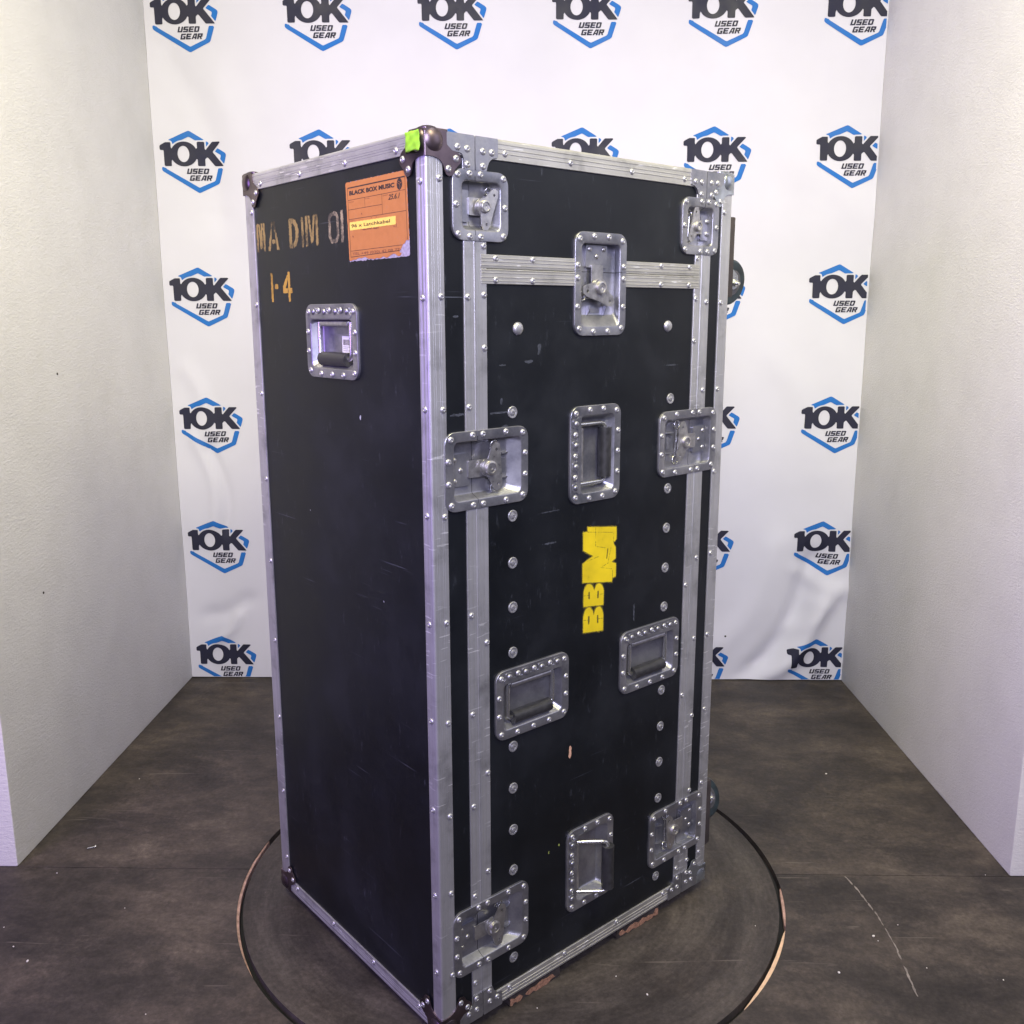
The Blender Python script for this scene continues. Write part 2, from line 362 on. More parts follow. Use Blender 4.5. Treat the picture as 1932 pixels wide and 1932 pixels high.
# turntable
tt = tag(empty('turntable', (TC[0], TC[1], 0)), 'round dark plywood turntable let into the floor under the flight case', 'turntable')
dj = seg(.150-TC[0], 1.86-TC[1], .085-TC[0], 1.30-TC[1], .0022)
mb = MB(); mb.add(*plate(D(circ(0, 0, RD), dj), (-.66, .66, -.66, .66), .02, -.018, .001)); obj('disc', mb.build('disc', M['disc'], None), tt)
mb = MB().lathe([(.60, -.035), (.655, -.035), (.655, -.019), (.60, -.019)], 96, cap0=False, cap1=False); obj('bearing_ring', mb.build('bearing_ring', M['dark'], None), tt)
def rim(a0, a1, name, mat, w):
    pr = []; n = 26; V = []; F = []
    for i in range(n+1):
        a = math.radians(a0+(a1-a0)*i/n); t = i/n; ww = w*math.sin(math.pi*min(1, max(0, t)))**.5+.0005
        ro = RH-.0002; ri = ro-ww
        for r, z in ((ro, -.0022), (ri, -.0040), (ri, -.0170), (ro, -.0170)): V.append((r*math.cos(a), r*math.sin(a), z+.0006*math.sin(i*1.7)))
        if i: F += [((i-1)*4+k, (i-1)*4+(k+1) % 4, i*4+(k+1) % 4, i*4+k) for k in range(4)]
    F += [(0, 1, 2, 3), tuple(n*4+k for k in (3, 2, 1, 0))]
    bm = bmesh.new(); vs = [bm.verts.new(v) for v in V]
    for f in F: bm.faces.new([vs[i] for i in f])
    bmesh.ops.recalc_face_normals(bm, faces=bm.faces[:]); mb = MB().bm(bm); return obj(name, mb.build(name, mat, None), tt)
M['rim_l'] = simple('bare_rim_wood', (.42, .27, .22), .8, var=.4, vs=60); M['rim_r'] = simple('bare_rim_plywood', (.80, .56, .36), .8, var=.15, vs=60)
rim(-44, -18, 'rim_segment', M['rim_r'], .0085)['label'] = 'bare pale plywood rim edge on the right'
rim(-17, -4, 'rim_segment', M['rim_l'], .0055)
rim(168, 216, 'rim_segment', M['rim_l'], .0055)['label'] = 'bare pinkish rim edge on the left'
# booth walls
def wall(name, x0, x1, y0, y1):
    me = MB().box(x0, x1, y0, y1, .0, WH, c=.006).build(name, M['wall'], 40); return tag(obj(name, me), kind='structure')
wall('wall_left', XL-.16, XL, YE, 3.55); wall('wall_right', XR, XR+.16, YE, 3.55); wall('wall_back', XL-.16, XR+.16, YB+.055, 3.56)
# backdrop
ridges = [  # x0,z0,x1,z1,width,height(+ towards the camera)
 (1.03, .44, .80, -.02, .045, -.020), (1.07, .29, .86, -.03, .040, .018), (1.12, .33, .98, .20, .030, .006), (.90, .50, .72, .14, .05, .006), (1.14, .36, 1.00, .42, .03, .006),
 (-1.14, .86, -1.10, .58, .020, -.006), (-1.19, .90, -1.14, .60, .022, .006), (-1.08, .24, -1.14, .16, .018, .006), (-1.05, .30, -1.17, .25, .03, -.005), (-1.20, 2.2, -1.06, 1.70, .045, -.006),
 (-1.02, 2.1, -.96, 1.62, .05, .005), (-.70, 1.3, -.74, .85, .05, .004), (.90, 1.15, 1.05, .80, .06, .004), (-1.2, 1.15, -1.15, .95, .03, .005), (.45, 2.3, .55, 2.0, .09, -.005), (.9, 1.85, 1.1, 1.7, .06, .004)]
def cloth_disp(x, z):
    d = .0035*np.sin(x*7.5+.8*np.sin(z*2.1))*np.sin(z*1.3+1)+.0018*np.sin(x*17+z*3.1)+.002*np.sin(z*9+x*4)
    for ax, az, bx, bz, w, h in ridges:
        L = math.hypot(bx-ax, bz-az); ux, uz = (bx-ax)/L, (bz-az)/L
        p = (x-ax)*ux+(z-az)*uz; q = -(x-ax)*uz+(z-az)*ux-.10*L*np.sin(np.clip(p/L, 0, 1)*math.pi)
        e = np.maximum(0, np.maximum(-p, p-L)); d = d+1.7*h*np.exp(-(q/w)**2-(e/(w*1.6))**2)
    return d*np.clip(z/.07, 0, 1)**.7
def cloth_y(x, z): return YB-.012-cloth_disp(np.asarray(x, float), np.asarray(z, float))
bd = tag(empty('backdrop', (-.045, YB, 0)), 'white fabric backdrop printed with rows of blue and navy hexagon logos, hanging behind the case', 'backdrop')
xs = np.linspace(XL+.0006, XR-.0006, 190); zs = np.linspace(.004, 2.9, 230); V = []; F = []
Xg, Zg = np.meshgrid(xs, zs, indexing='ij'); Yg = cloth_y(Xg, Zg)
V = [(Xg[i, j]+.045, Yg[i, j]-YB, Zg[i, j]) for i in range(190) for j in range(230)]
F = [(i*230+j, (i+1)*230+j, (i+1)*230+j+1, i*230+j+1) for i in range(189) for j in range(229)]
obj('fabric', mesh('fabric', V, F, M['cloth'], 180), bd)
# logo shapes (local metres)
one = poly([(-.1045, .0545), (-.085, .0645), (-.0665, .0645), (-.0660, .011), (-.0665, -.0125), (-.0912, -.0125), (-.0915, .0395), (-.1045, .0395)])
oo = D(ell(-.0225, .0262, .0460, .0400), ell(-.0242, .0262, .0200, .0262))
kk = U(poly([(.0230, .0655), (.0478, .0655), (.0478, -.0130), (.0230, -.0130)]), poly([(.0478, .036), (.0735, .0655), (.1045, .0655), (.0735, .0330), (.1110, -.0132), (.0800, -.0132), (.0555, .0165), (.0478, .0085)]))
dark = U(one, oo, kk)
hx_o = off(poly([(-.003, .0905), (.1115, .0215), (.0835, -.0625), (.023, -.0905), (-.0915, -.0215), (-.0775, .0600)]), .0098)
hx_i = off(poly([(-.0035, .0780), (.0990, .0205), (.0745, -.0585), (.0235, -.0800), (-.0830, -.0190), (-.068, .0500)]), .0032)
hexr = D(D(D(hx_o, hx_i), off(dark, .0050)), lambda x, y: np.maximum(-(y-.004+(.0)*x), np.maximum(y-.0565, x-0)))
hexr = D(hexr, poly([(-.12, .075), (-.067, .064), (-.064, .052), (-.064, -.0155), (-.12, -.0155)]))
hexr = D(hexr, poly([(.080, -.020), (.14, -.020), (.14, -.014), (.080, -.014)]))
VH, FH = march(hexr, -.112, .128, -.108, .106, .0042); VD, FD = march(dark, -.112, .120, -.020, .070, .0035)
def block(word, x0, x1, y0, y1, shear=.28, gap=.14, t=.33):
    n = len(word); cw = (x1-x0)/(n+(n-1)*gap); fs = []
    for k, ch in enumerate(word):
        a = x0+k*cw*(1+gap); X = lambda u: a+u*cw; Y = lambda v: y0+v*(y1-y0); r = lambda u0, u1, v0, v1: rect(X(u0), X(u1), Y(v0), Y(v1)); h = .23
        P = {'U': [r(0, t, 0, 1), r(1-t, 1, 0, 1), r(0, 1, 0, h)], 'S': [r(0, 1, 0, h), r(0, 1, .385, .385+h), r(0, 1, 1-h, 1), r(0, t, .5, 1), r(1-t, 1, 0, .5)], 'E': [r(0, t, 0, 1), r(0, 1, 0, h), r(0, .9, .385, .385+h), r(0, 1, 1-h, 1)],
             'D': [r(0, t, 0, 1), r(0, .9, 0, h), r(0, .9, 1-h, 1), r(1-t, 1, .09, .91)], 'G': [r(0, t, .05, .95), r(.06, .95, 0, h), r(.06, 1, 1-h, 1), r(1-t, 1, 0, .55), r(.48, 1, .40, .56)],
             'A': [poly([(X(0), Y(0)), (X(t), Y(0)), (X(.62), Y(1)), (X(.36), Y(1))]), r(1-t, 1, 0, 1), r(.36, 1, 1-h, 1), r(.2, 1, .22, .38)], 'R': [r(0, t, 0, 1), r(0, .95, 1-h, 1), r(1-t, 1, .45, .95), r(0, .95, .38, .38+h*.9), poly([(X(.45), Y(.4)), (X(.75), Y(.4)), (X(1), Y(0)), (X(.68), Y(0))])]}[ch]
        fs += P
    f = U(*fs); V, F = march(f, x0-.001, x1+.001, y0-.001, y1+.001, .0014); return [(x+(y-y0)*shear, y) for x, y in V], F
VT1, FT1 = block('USED', -.0175, .0550, -.0385, -.0210); VT2, FT2 = block('GEAR', -.0095, .0640, -.0605, -.0430)
def on_cloth(name, parts, ox, oz, lift, mat, parent):
    V = []; F = []
    for v, f in parts:
        b = len(V); v = np.array(v); X = v[:, 0]+ox; Z = v[:, 1]+oz; Y = cloth_y(X, Z)-lift-YB
        V += list(zip(X+.045, Y, Z)); F += [tuple(i+b for i in g) for g in f]
    return obj(name, mesh(name, V, F, mat, 180), parent)
rows = [2.305, 1.8585, 1.4095, .9595, .5105, .0680]
def clipz(v, f, oz):
    v = np.array(v); keep = [g for g in f if min(v[list(g), 1])+oz > .0045]; return v, keep
for r, oz in enumerate(rows):
    for c in range(6):
        ox = -1.138+.4424*c+random.uniform(-.002, .002)
        if c == 5: ox -= .002
        ph, pd, t1, t2 = (VH, FH), (VD, FD), (VT1, FT1), (VT2, FT2)
        if oz < .2: ph = clipz(*ph, oz); pd = clipz(*pd, oz); t1 = clipz(*t1, oz); t2 = clipz(*t2, oz)
        lim = XR-.004
        def cx(p): v = np.array(p[0]); return v, [g for g in p[1] if max(v[list(g), 0])+ox < lim]
        ph, pd = cx(ph), cx(pd)
        lg = on_cloth('logo', [ph], ox, oz, .0012, M['blue_print'], bd)
        on_cloth('lettering', [pd, t1, t2], ox, oz, .0015, M['navy_print'], lg)
V, F = march(circ(.736, .176, .0035), .73, .742, .17, .182, .001); on_cloth('pin_hole', [(V, F)], 0, 0, .001, M['dark'], bd)

# ------------------------------------------------------------------ flight case
W, DD, H = .775, .635, 1.6
ROT = math.radians(41.58)
case = tag(empty('flight_case', (-.155, 1.4868, .025), ROT), 'tall black flight case with aluminium edges, butterfly latches and yellow stencilling, standing on the turntable', 'flight case')
FR = Matrix(((1, 0, 0), (0, 0, -1), (0, 1, 0)))     # local X->x, Y->z, Z->-y
SD = Matrix(((0, 0, -1), (-1, 0, 0), (0, 1, 0)))    # local X->-y, Y->z, Z->-x
def face_obj(name, me, face, h, v, ang=0., z=0., parent=None):
    """face 'F': h=a along the front, 'S': h=b along the left side; v = height; z = lift off the face"""
    R3 = (FR if face == 'F' else SD) @ Matrix.Rotation(ang, 3, 'Z')
    loc = Vector((h, -z, v)) if face == 'F' else Vector((-z, h, v))
    o = obj(name, me, parent or case); o.matrix_local = Matrix.Translation(loc) @ R3.to_4x4(); return o
# rivets and bolts
def rivet_mesh(name, r, h, hole, mat):
    mb = MB().lathe([(r, 0), (r*.97, h*.25), (r*.82, h*.62), (r*.60, h*.9), (hole*1.35, h), (hole, h*.9), (hole*.9, h*.15)], 14, cap0=False, cap1=True)
    return mb.build(name, mat, 60)
RV = rivet_mesh('rivet', .0058, .0030, .0017, M['rivet'])
BUMP = MB().lathe([(.0060, 0), (.0055, .0014), (.004, .0028), (.0018, .0036)], 14, cap0=False).build('bump', M['zinc'], 60)
WASH = MB().lathe([(.0108, 0), (.0106, .0014), (.0098, .0020), (.0072, .0016), (.0068, .0010), (.0050, .0012), (.0046, .0030), (.0030, .0036), (.0014, .0036), (.0012, .0015)], 20, cap0=False).build('bolt', M['washer'], 40)
BIG = MB().lathe([(.0112, 0), (.0108, .0018), (.0090, .0040), (.0055, .0056), (.002, .0060)], 24, cap0=False).build('bolt', M['rivet'], 60)
def rv(face, h, v, z=0.): return face_obj('rivet', RV, face, h, v, random.uniform(0, 6), z)
# dish positions: (a centre, z centre, angle)
BIG_L = [(.1185, 1.0625, 0.), (.6565, 1.0595, math.pi), (.1205, .1755, 0.), (.6615, .1725, math.pi), (.389, 1.374, -math.pi/2)]
SML = [(.108, 1.4925, 0.), (.6725, 1.492, math.pi)]
HND = [(.382, 1.062, math.pi/2), (.2245, .618, 0.), (.5555, .6165, 0.), (.3845, .2045, math.pi/2)]
LW, LH, SW, SH = .184, .135, .116, .110
holes = []
for a, z, g in BIG_L+HND:
    w, h = (LW, LH) if abs(math.sin(g)) < .5 else (LH, LW); holes.append((a-w/2+.010, a+w/2-.010, z-h/2+.010, z+h/2-.010))
for a, z, g in SML: holes.append((a-SW/2+.010, a+SW/2-.010, z-SH/2+.010, z+SH/2-.010))
def fpanel(name, x0, x1, z0, z1):
    V, F = gridpanel(x0, x1, z0, z1, holes); W_, G = extrude2(V, F, -.012, -.003)
    V3 = [(x, -z, y) for x, y, z in W_]; return obj(name, mesh(name, V3, G, M['panel']), case)
fpanel('body_panel', .004, .0955, .004, 1.596); fpanel('body_panel', .6845, .771, .004, 1.596)
fpanel('door_panel', .0965, .6835, .004, 1.394); fpanel('lid_panel', .0965, .6835, 1.396, 1.596)
SHD = (.304, 1.2735)   # side handle
V, F = gridpanel(.013, DD-.004, .004, 1.596, [(SHD[0]-.084, SHD[0]+.084, SHD[1]-.0575, SHD[1]+.0575)]); W_, G = extrude2(V, F, -.012, -.003)
obj('side_panel', mesh('side_panel', [(-z, x, y) for x, y, z in W_], [tuple(reversed(g)) for g in G], M['panel']), case)
obj('side_panel', MB().box(W-.012, W-.003, .013, DD-.004, .004, 1.596).build('side_panel', M['panel'], None), case)
obj('back_panel', MB().box(.012, W-.012, DD-.0139, DD-.004, .004, 1.596).build('back_panel', M['panel'], None), case)
obj('top_panel', MB().box(.0125, W-.0125, .0125, DD-.0145, 1.588, 1.597).build('top_panel', M['panel'], None), case)
obj('bottom_panel', MB().box(.0125, W-.0125, .0125, DD-.0145, .003, .012).build('bottom_panel', M['panel'], None), case)
# extrusions
def grooves(t0, t1, ts, gd=.0003, gw=.0009):
    pts = [(t0, 0.)]
    for t in ts: pts += [(t-gw, 0.), (t-gw*.45, gd), (t+gw*.45, gd), (t+gw, 0.)]
    pts.append((t1, 0.)); return pts
def Lprofile(wa, wb, ga, gb, gd=.00024):
    """L section, outer corner at 0,0; leg a along p (outer face q=0), leg b along q (outer face p=0)"""
    R = .0045; P = [(wa, .0032), (wa, .0006), (wa-.0006, 0)]
    la = [(p, q) for p, q in reversed(grooves(R, wa-.0012, ga, gd))]; P += la
    for k in range(1, 5): a = math.pi/2*k/5; P.append((R-R*math.sin(a), R-R*math.cos(a)))
    P += [(q, p) for p, q in grooves(R, wb-.0012, gb, gd)]
    P += [(0, wb-.0006), (.0006, wb), (.0032, wb), (.0032, .0032)]
    return P
ga = [.0085, .0125, .0205, .0245]; gb = [.007, .0095, .0165, .0195]
def rail(name, prof, t0, t1, fn, mat): return obj(name, mesh(name, *sweep(prof, t0, t1, fn), mat, 25), case)
z0, z1 = .036, 1.564
rail('edge_extrusion', Lprofile(.033, .026, ga, gb), z0, z1, lambda p, q, t: (p, q, t), M['alu_v'])
rail('edge_extrusion', Lprofile(.033, .033, ga, ga), z0, z1, lambda p, q, t: (W-p, q, t), M['alu_v'])
rail('edge_extrusion', Lprofile(.033, .037, ga, [.010, .028]), z0, z1, lambda p, q, t: (p, DD-q, t), M['alu_v'])
rail('edge_extrusion', Lprofile(.033, .033, ga, ga), z0, z1, lambda p, q, t: (W-p, DD-q, t), M['alu_v'])
gt = [.0075, .0150, .0220]
for zt, sg in ((H, -1), (0, 1)):
    rail('edge_extrusion', Lprofile(.033, .033, gt, gt, -.0010), .030, W-.030, lambda p, q, t: (t, q, zt+sg*p), M['alu_x'])
    rail('edge_extrusion', Lprofile(.033, .033, gt, gt, -.0010), .030, W-.030, lambda p, q, t: (t, DD-q, zt+sg*p), M['alu_x'])
    rail('edge_extrusion', Lprofile(.033, .033, [.008, .016, .020, .024], gt, .0006), .030, DD-.030, lambda p, q, t: (q, t, zt+sg*p), M['alu_y'])
    rail('edge_extrusion', Lprofile(.033, .033, gt, gt), .030, DD-.030, lambda p, q, t: (W-q, t, zt+sg*p), M['alu_y'])
def Fprofile(p0, p1, gs, bead=None, gd=.00016):
    P = [(p0, -.0034), (p0, -.0006), (p0+.0006, 0)]
    for t in gs: P += [(t-.0008, 0), (t-.0003, -gd), (t+.0003, -gd), (t+.0008, 0)]
    if bead == 'r': P += [(p1-.0030, 0), (p1-.0022, .0008), (p1-.0010, .0010), (p1, .0004)]
    elif bead == 'l': pass
    else: P += [(p1-.0006, 0), (p1, -.0006)]
    if bead == 'l': P += [(p1-.0006, 0), (p1, -.0006)]; P[1] = (p0, -.0004); P[2] = (p0+.0012, 0)
    return P+[(p1, -.0034)]
def runs(t0, t1, gaps):
    out = []; cur = t0
    for a, b in sorted(gaps):
        if a > cur: out.append((cur, a))
        cur = max(cur, b)
    if cur < t1: out.append((cur, t1))
    return out
gl = [(z-h/2+.0095, z+h/2-.0095) for (z, h) in ((1.0625, LH), (.1755, LH), (1.4925, SH))]
gr = [(z-h/2+.0095, z+h/2-.0095) for (z, h) in ((1.0595, LH), (.1725, LH), (1.492, SH))]
for t0, t1 in runs(.030, 1.570, gl):
    rail('closing_extrusion', Fprofile(.0725, .0955, [.0775, .0865], 'r'), t0, t1, lambda p, q, t: (p, -q, t), M['alu_v'])
    rail('closing_extrusion', Fprofile(.0965, .1198, [.1030, .1105], 'l'), t0, t1, lambda p, q, t: (p, -q, t), M['alu_v'])
for t0, t1 in runs(.030, 1.570, gr):
    rail('closing_extrusion', Fprofile(.6608, .6835, [.6680, .6760], 'r'), t0, t1, lambda p, q, t: (p, -q, t), M['alu_v'])
    rail('closing_extrusion', Fprofile(.6845, .7092, [.6900, .7010], 'l'), t0, t1, lambda p, q, t: (p, -q, t), M['alu_v'])
for t0, t1 in runs(.1075, .673, [(.389-LH/2+.0095, .389+LH/2-.0095)]):
    rail('closing_extrusion', Fprofile(1.3705, 1.3945, [1.3755, 1.3815, 1.3885], 'r', -.0010), t0, t1, lambda p, q, t: (t, -q-.0009, p), M['alu_x'])
    rail('closing_extrusion', Fprofile(1.3955, 1.4178, [1.4005, 1.4065, 1.4120], 'l', -.0010), t0, t1, lambda p, q, t: (t, -q-.0009, p), M['alu_x'])
# corner steel
def corner(cx, cy, cz, mat):
    """cx,cy,cz in {0,1}: which corner"""
    mb = MB()
    sh = poly([(0, 0), (.042, 0), (.045, .019), (.062, .029), (.0655, .034), (.069, .0405), (.0665, .046), (.062, .050), (.0560, .056), (.0535, .062), (.050, .066), (.0435, .067), (.0385, .065), (.0350, .058), (.0325, .050), (.027, .0445), (.017, .0405), (0, .0395)])
    V, F = march(off(sh, -.0002), -.001, .072, -.001, .072, .0024); Vp, Fp = extrude2(V, F, -.0002, .0022)
    def fx(h, v, l): return (h, -l, v)
    def fy(h, v, l): return (-l, h, v)
    for fn in (fx, fy): mb.add([fn(x, y, z) for x, y, z in Vp], Fp)
    # top leg plate
    mb.add([(x, y, -z) for x, y, z in plate(rect(-.001, .046, -.001, .046, .006), (-.002, .05, -.002, .05), .004, -.0002, .0022)[0]], plate(rect(-.001, .046, -.001, .046, .006), (-.002, .05, -.002, .05), .004, -.0002, .0022)[1])
    # rounded edges between the plates
    for k in range(3):
        pts = [[(t, .0008, .0008), (.0008, t, .0008), (.0008, .0008, t)][k] for t in (.004, .040)]
        mb.tube(pts, .0031, 12)
    # ball with a flared foot
    c = .0160; sq = .0233; bm = bmesh.new(); bmesh.ops.create_uvsphere(bm, u_segments=36, v_segments=24, radius=1)
    for v in bm.verts:
        d3 = (abs(v.co.x)**2.4+abs(v.co.y)**2.4+abs(v.co.z)**2.4)**(1/2.4); v.co = v.co*(sq/d3)+Vector((c, c, c))
    mb.bm(bm)
    sx, sy, sz = (-1 if cx else 1), (-1 if cy else 1), (-1 if cz else 1)
    V = [(sx*x+(W if cx else 0), sy*y+(DD if cy else 0), sz*z+(H if cz else 0)) for x, y, z in mb.V]
    o = obj('ball_corner', mesh('ball_corner', V, mb.F, mat, 50), case)
    bm = bmesh.new(); bm.from_mesh(o.data); bmesh.ops.recalc_face_normals(bm, faces=bm.faces[:]); bm.to_mesh(o.data); bm.free()
    for h, v in ((.058, .0395), (.0428, .0560)):
        vv = H-v if cz else v
        if cy == 0: rv('F', W-h if cx else h, vv, .0020)
        if cx == 0: rv('S', DD-h if cy else h, vv, .0020)
for cz in (0, 1):
    for cx in (0, 1):
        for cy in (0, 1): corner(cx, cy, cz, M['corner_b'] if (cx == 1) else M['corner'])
# braces next to the corners
def brace(pts, rivs, mx, mz):
    f = poly([(.782-x if mx else x, H-z if mz else z) for x, z in pts]); xs_ = [.782-x if mx else x for x, z in pts]; zs_ = [H-z if mz else z for x, z in pts]
    V, F = march(off(f, -.0001), min(xs_)-.001, max(xs_)+.001, min(zs_)-.001, max(zs_)+.001, .003); Vp, Fp = extrude2(V, F, -.004, .0012)
    obj('corner_brace', mesh('corner_brace', [(x, -z-.0012, y) for x, y, z in Vp], Fp, M['zinc'], None), case)
    for x, z in rivs: rv('F', .782-x if mx else x, H-z if mz else z, .0024)
b1 = [(.040, .0008), (.0950, .0008), (.0950, .0535), (.074, .0535), (.0725, .036), (.069, .030), (.050, .028), (.040, .020)]
b2 = [(.0965, .0008), (.1435, .0008), (.1435, .0300), (.1330, .0320), (.1250, .038), (.1205, .0480), (.1195, .0535), (.0965, .0535)]
for mx in (0, 1):
    for mz in (0, 1):
        brace(b1, [(.0610, .0215), (.0800, .0225), (.0800, .0460)], mx, mz); brace(b2, [(.1118, .0235), (.1305, .0235), (.1118, .0460)], mx, mz)
# rivets along the extrusions
for z in (1.529, 1.349, 1.1685, .990, .805, .6215, .444, .291, .123): rv('F', .0262, z)
for z in (1.5245, 1.3437, 1.1643, .9868, .8045, .6167, .438, .2564, .079): rv('F', .7495, z)
for a, z in ((.0802, 1.3489), (.0802, 1.1695), (.0802, .8063), (.0803, .6219), (.0803, .4429), (.0809, .261), (.0795, .0790), (.114, 1.4308), (.114, 1.3525), (.1142, 1.2662), (.1142, .7491), (.1139, .4985), (.113, .300)): rv('F', a, z)
for a, z in ((.701, 1.3446), (.7, 1.1644), (.7, .8025), (.7022, .6183), (.7045, .4355), (.7055, .2527), (.706, .0760), (.667, 1.4306), (.6665, 1.3508), (.6658, 1.2662), (.6667, .7473), (.6672, .4946), (.668, .0700)): rv('F', a, z)
for a in (.1602, .310, .4674, .6198): rv('F', a, 1.5785)
for a in (.1637, .3137, .4704, .6240): rv('F', a, .0255)
for a in (.1384, .2210, .5562, .6420): rv('F', a, 1.4120, .0012); rv('F', a, 1.3772, .0012)
for b in (.5595, .3981, .2363, .0790): rv('S', b, 1.5765)
for b in (.5596, .3961, .2353, .0738): rv('S', b, .0250)
for z in (1.5238, 1.3468, 1.1697, .9929, .8045, .6286, .4602, .2913, .1341): rv('S', .0140, z)
for z in (1.5251, 1.3425, 1.1601, .978, .797, .615, .434, .252, .085): rv('S', .6045, z)
for z in (1.1542, .9702, .8838, .8006, .7143, .5292, .4445, .3586, .2737, .084): face_obj('bolt', WASH, 'F', .177, z, random.uniform(0, 6), -.003)
for z in (1.1525, .9673, .8836, .7979, .7126, .5247, .4409, .3569, .2708, .0794): face_obj('bolt', WASH, 'F', .5995, z, random.uniform(0, 6), -.003)
for a in (.190, .585): face_obj('bolt', BIG, 'F', a, 1.297, 0, -.003)['label'] = 'large domed bolt head'

# dishes
def rr(x0, x1, y0, y1, r, n=6):
    P = []
    for cx, cy, a0 in ((x1-r, y1-r, 0), (x0+r, y1-r, 90), (x0+r, y0+r, 180), (x1-r, y0+r, 270)):
        for k in range(n+1): a = math.radians(a0+90*k/n); P.append((cx+r*math.cos(a), cy+r*math.sin(a)))
    return P
def dish_bm(w, h, L):
    """L: list of (l, r, b, t insets, radius, z)"""
    V = []; F = []; n = None
    for l, r, b, t, rad, z in L:
        P = rr(-w/2+l, w/2-r, -h/2+b, h/2-t, rad); n = len(P); V += [(x, y, z) for x, y in P]
    for k in range(len(L)-1):
        for i in range(n): j = (i+1) % n; F.append((k*n+i, k*n+j, (k+1)*n+j, (k+1)*n+i))
    F.append(tuple((len(L)-1)*n+i for i in range(n)))
    bm = bmesh.new(); vs = [bm.verts.new(v) for v in V]
    for f in F: bm.faces.new([vs[i] for i in f])
    return bm
def latch_loops(sl):
    e = .0155
    return [(0, 0, 0, 0, .021, -.0035), (0, 0, 0, 0, .021, .0006), (.0002, .0002, .0002, .0002, .0208, .0013), (.0008, .0008, .0008, .0008, .0202, .0018),
            (e+.002, e, e, e, .012, .0018), (e+.003, e+.001, e+.001, e+.001, .0112, .0015), (e+.0042, e+.0024, e+.0024, e+.0022, .010, .0002),
            (e+.0052, e+sl, e+.0075, e-.0010, .009, -.0125), (e+.0062, e+sl+.002, e+.0095, e-.0005, .0085, -.0150), (e+.0085, e+sl+.005, e+.0125, e+.0015, .008, -.0160)]
def cut_seam(bm, s, gap=.0010):
    for x in (s-gap/2, s+gap/2): bmesh.ops.bisect_plane(bm, geom=bm.verts[:]+bm.edges[:]+bm.faces[:], plane_co=(x, 0, 0), plane_no=(1, 0, 0))
    bmesh.ops.delete(bm, geom=[f for f in bm.faces if s-gap/2-1e-6 < f.calc_center_median().x < s+gap/2+1e-6], context='FACES')
def bm_mesh(name, bm, mat, smooth=32):
    V = MB().bm(bm); return V.build(name, mat, smooth)
SEAM_B, SEAM_S = -.0225, -.0122
bm = dish_bm(LW, LH, latch_loops(.020)); cut_seam(bm, SEAM_B); LATCH = bm_mesh('latch', bm, M['zinc'])
bm = dish_bm(SW, SH, latch_loops(.008)); cut_seam(bm, SEAM_S); LATCH_S = bm_mesh('latch', bm, M['zinc'])
HL = [(0, 0, 0, 0, .021, -.0035), (0, 0, 0, 0, .021, .0006), (.0002, .0002, .0002, .0002, .0208, .0013), (.0008, .0008, .0008, .0008, .0202, .0018),
      (.0170, .0170, .0165, .0265, .011, .0018), (.0180, .0180, .0175, .0275, .010, .0014), (.0192, .0192, .0188, .0284, .0095, -.0002),
      (.0265, .0265, .0290, .0215, .009, -.0170), (.0285, .0285, .0310, .0210, .0085, -.0195), (.031, .031, .0335, .0235, .008, -.0205)]
HANDLE = bm_mesh('handle_dish', dish_bm(LW, LH, HL), M['zinc'])
RIV_L = [(-.079, .0555), (-.079, -.0555), (.079, .0555), (.079, -.0555), (-.033, .0600), (-.0110, .0600), (.040, .0600), (-.033, -.0600), (-.0110, -.0600), (.040, -.0600), (-.0845, .019), (-.0845, -.019), (.0845, .019), (.0845, -.019)]
RIV_S = [(-.047, .0455), (-.047, -.0455), (.047, .0455), (.047, -.0455), (-.0235, .0482), (-.0010, .0482), (-.0235, -.0482), (-.0010, -.0482), (-.0505, 0), (.0505, 0)]
RIV_H = [(-.079, .0535), (.079, .0535), (-.079, -.0550), (.079, -.0550), (-.0840, .017), (-.0840, -.019), (.0840, .017), (.0840, -.019), (-.040, -.0600), (0, -.0600), (.040, -.0600), (-.0400, .0560), (0, .0560), (.0400, .0560)]
def sub(name, me, parent, x=0, y=0, z=0, ang=0):
    return obj(name, me, parent, (x, y, z), (0, 0, ang))
# latch pieces
KEEP = MB().add(*plate(rect(0, .040, -.0275, .0275, .002), (-.001, .041, -.029, .029), .002, 0, .0045))
KEEPER = KEEP.build('keeper_plate', M['zinc'], 40)
KDOT = MB().lathe([(.0050, 0), (.0046, .0012), (.0030, .0024), (.001, .0028)], 14, cap0=False).build('keeper_rivet', M['zinc_b'], 60)
mb = MB().add(*plate(U(rect(-.041, .006, -.0150, .0150, .0015), circ(.004, 0, .0165)), (-.042, .022, -.018, .018), .0015, .0055, .0075))
mb.box(-.041, -.039, -.0150, .0150, -.0015, .0056); HOOK = mb.build('hook', M['zinc_b'], 40)
BOSS = MB().lathe([(.0155, .000), (.0155, .004), (.0135, .0075), (.0125, .0135), (.0118, .0160), (.0105, .0168), (.0082, .0166), (.0078, .0150), (.0030, .0148), (.0028, .0135)], 26, cap0=False).build('post', M['zinc_b'], 40)
bf = D(D(U(poly([(-.006, .011), (.006, .036), (.013, .0425), (.022, .039), (.0245, .030), (.0235, 0), (.0245, -.030), (.022, -.039), (.013, -.0425), (.006, -.036), (-.006, -.011)]), circ(0, 0, .0160)), circ(0, 0, .0105)), U(circ(.0155, .0300, .0038), circ(.0155, -.0300, .0038)))
BUTT = MB().add(*plate(off(bf, .0008), (-.019, .029, -.046, .046), .0016, .0115, .0135)).build('butterfly_grip', M['zinc_b'], 40)
mb = MB()
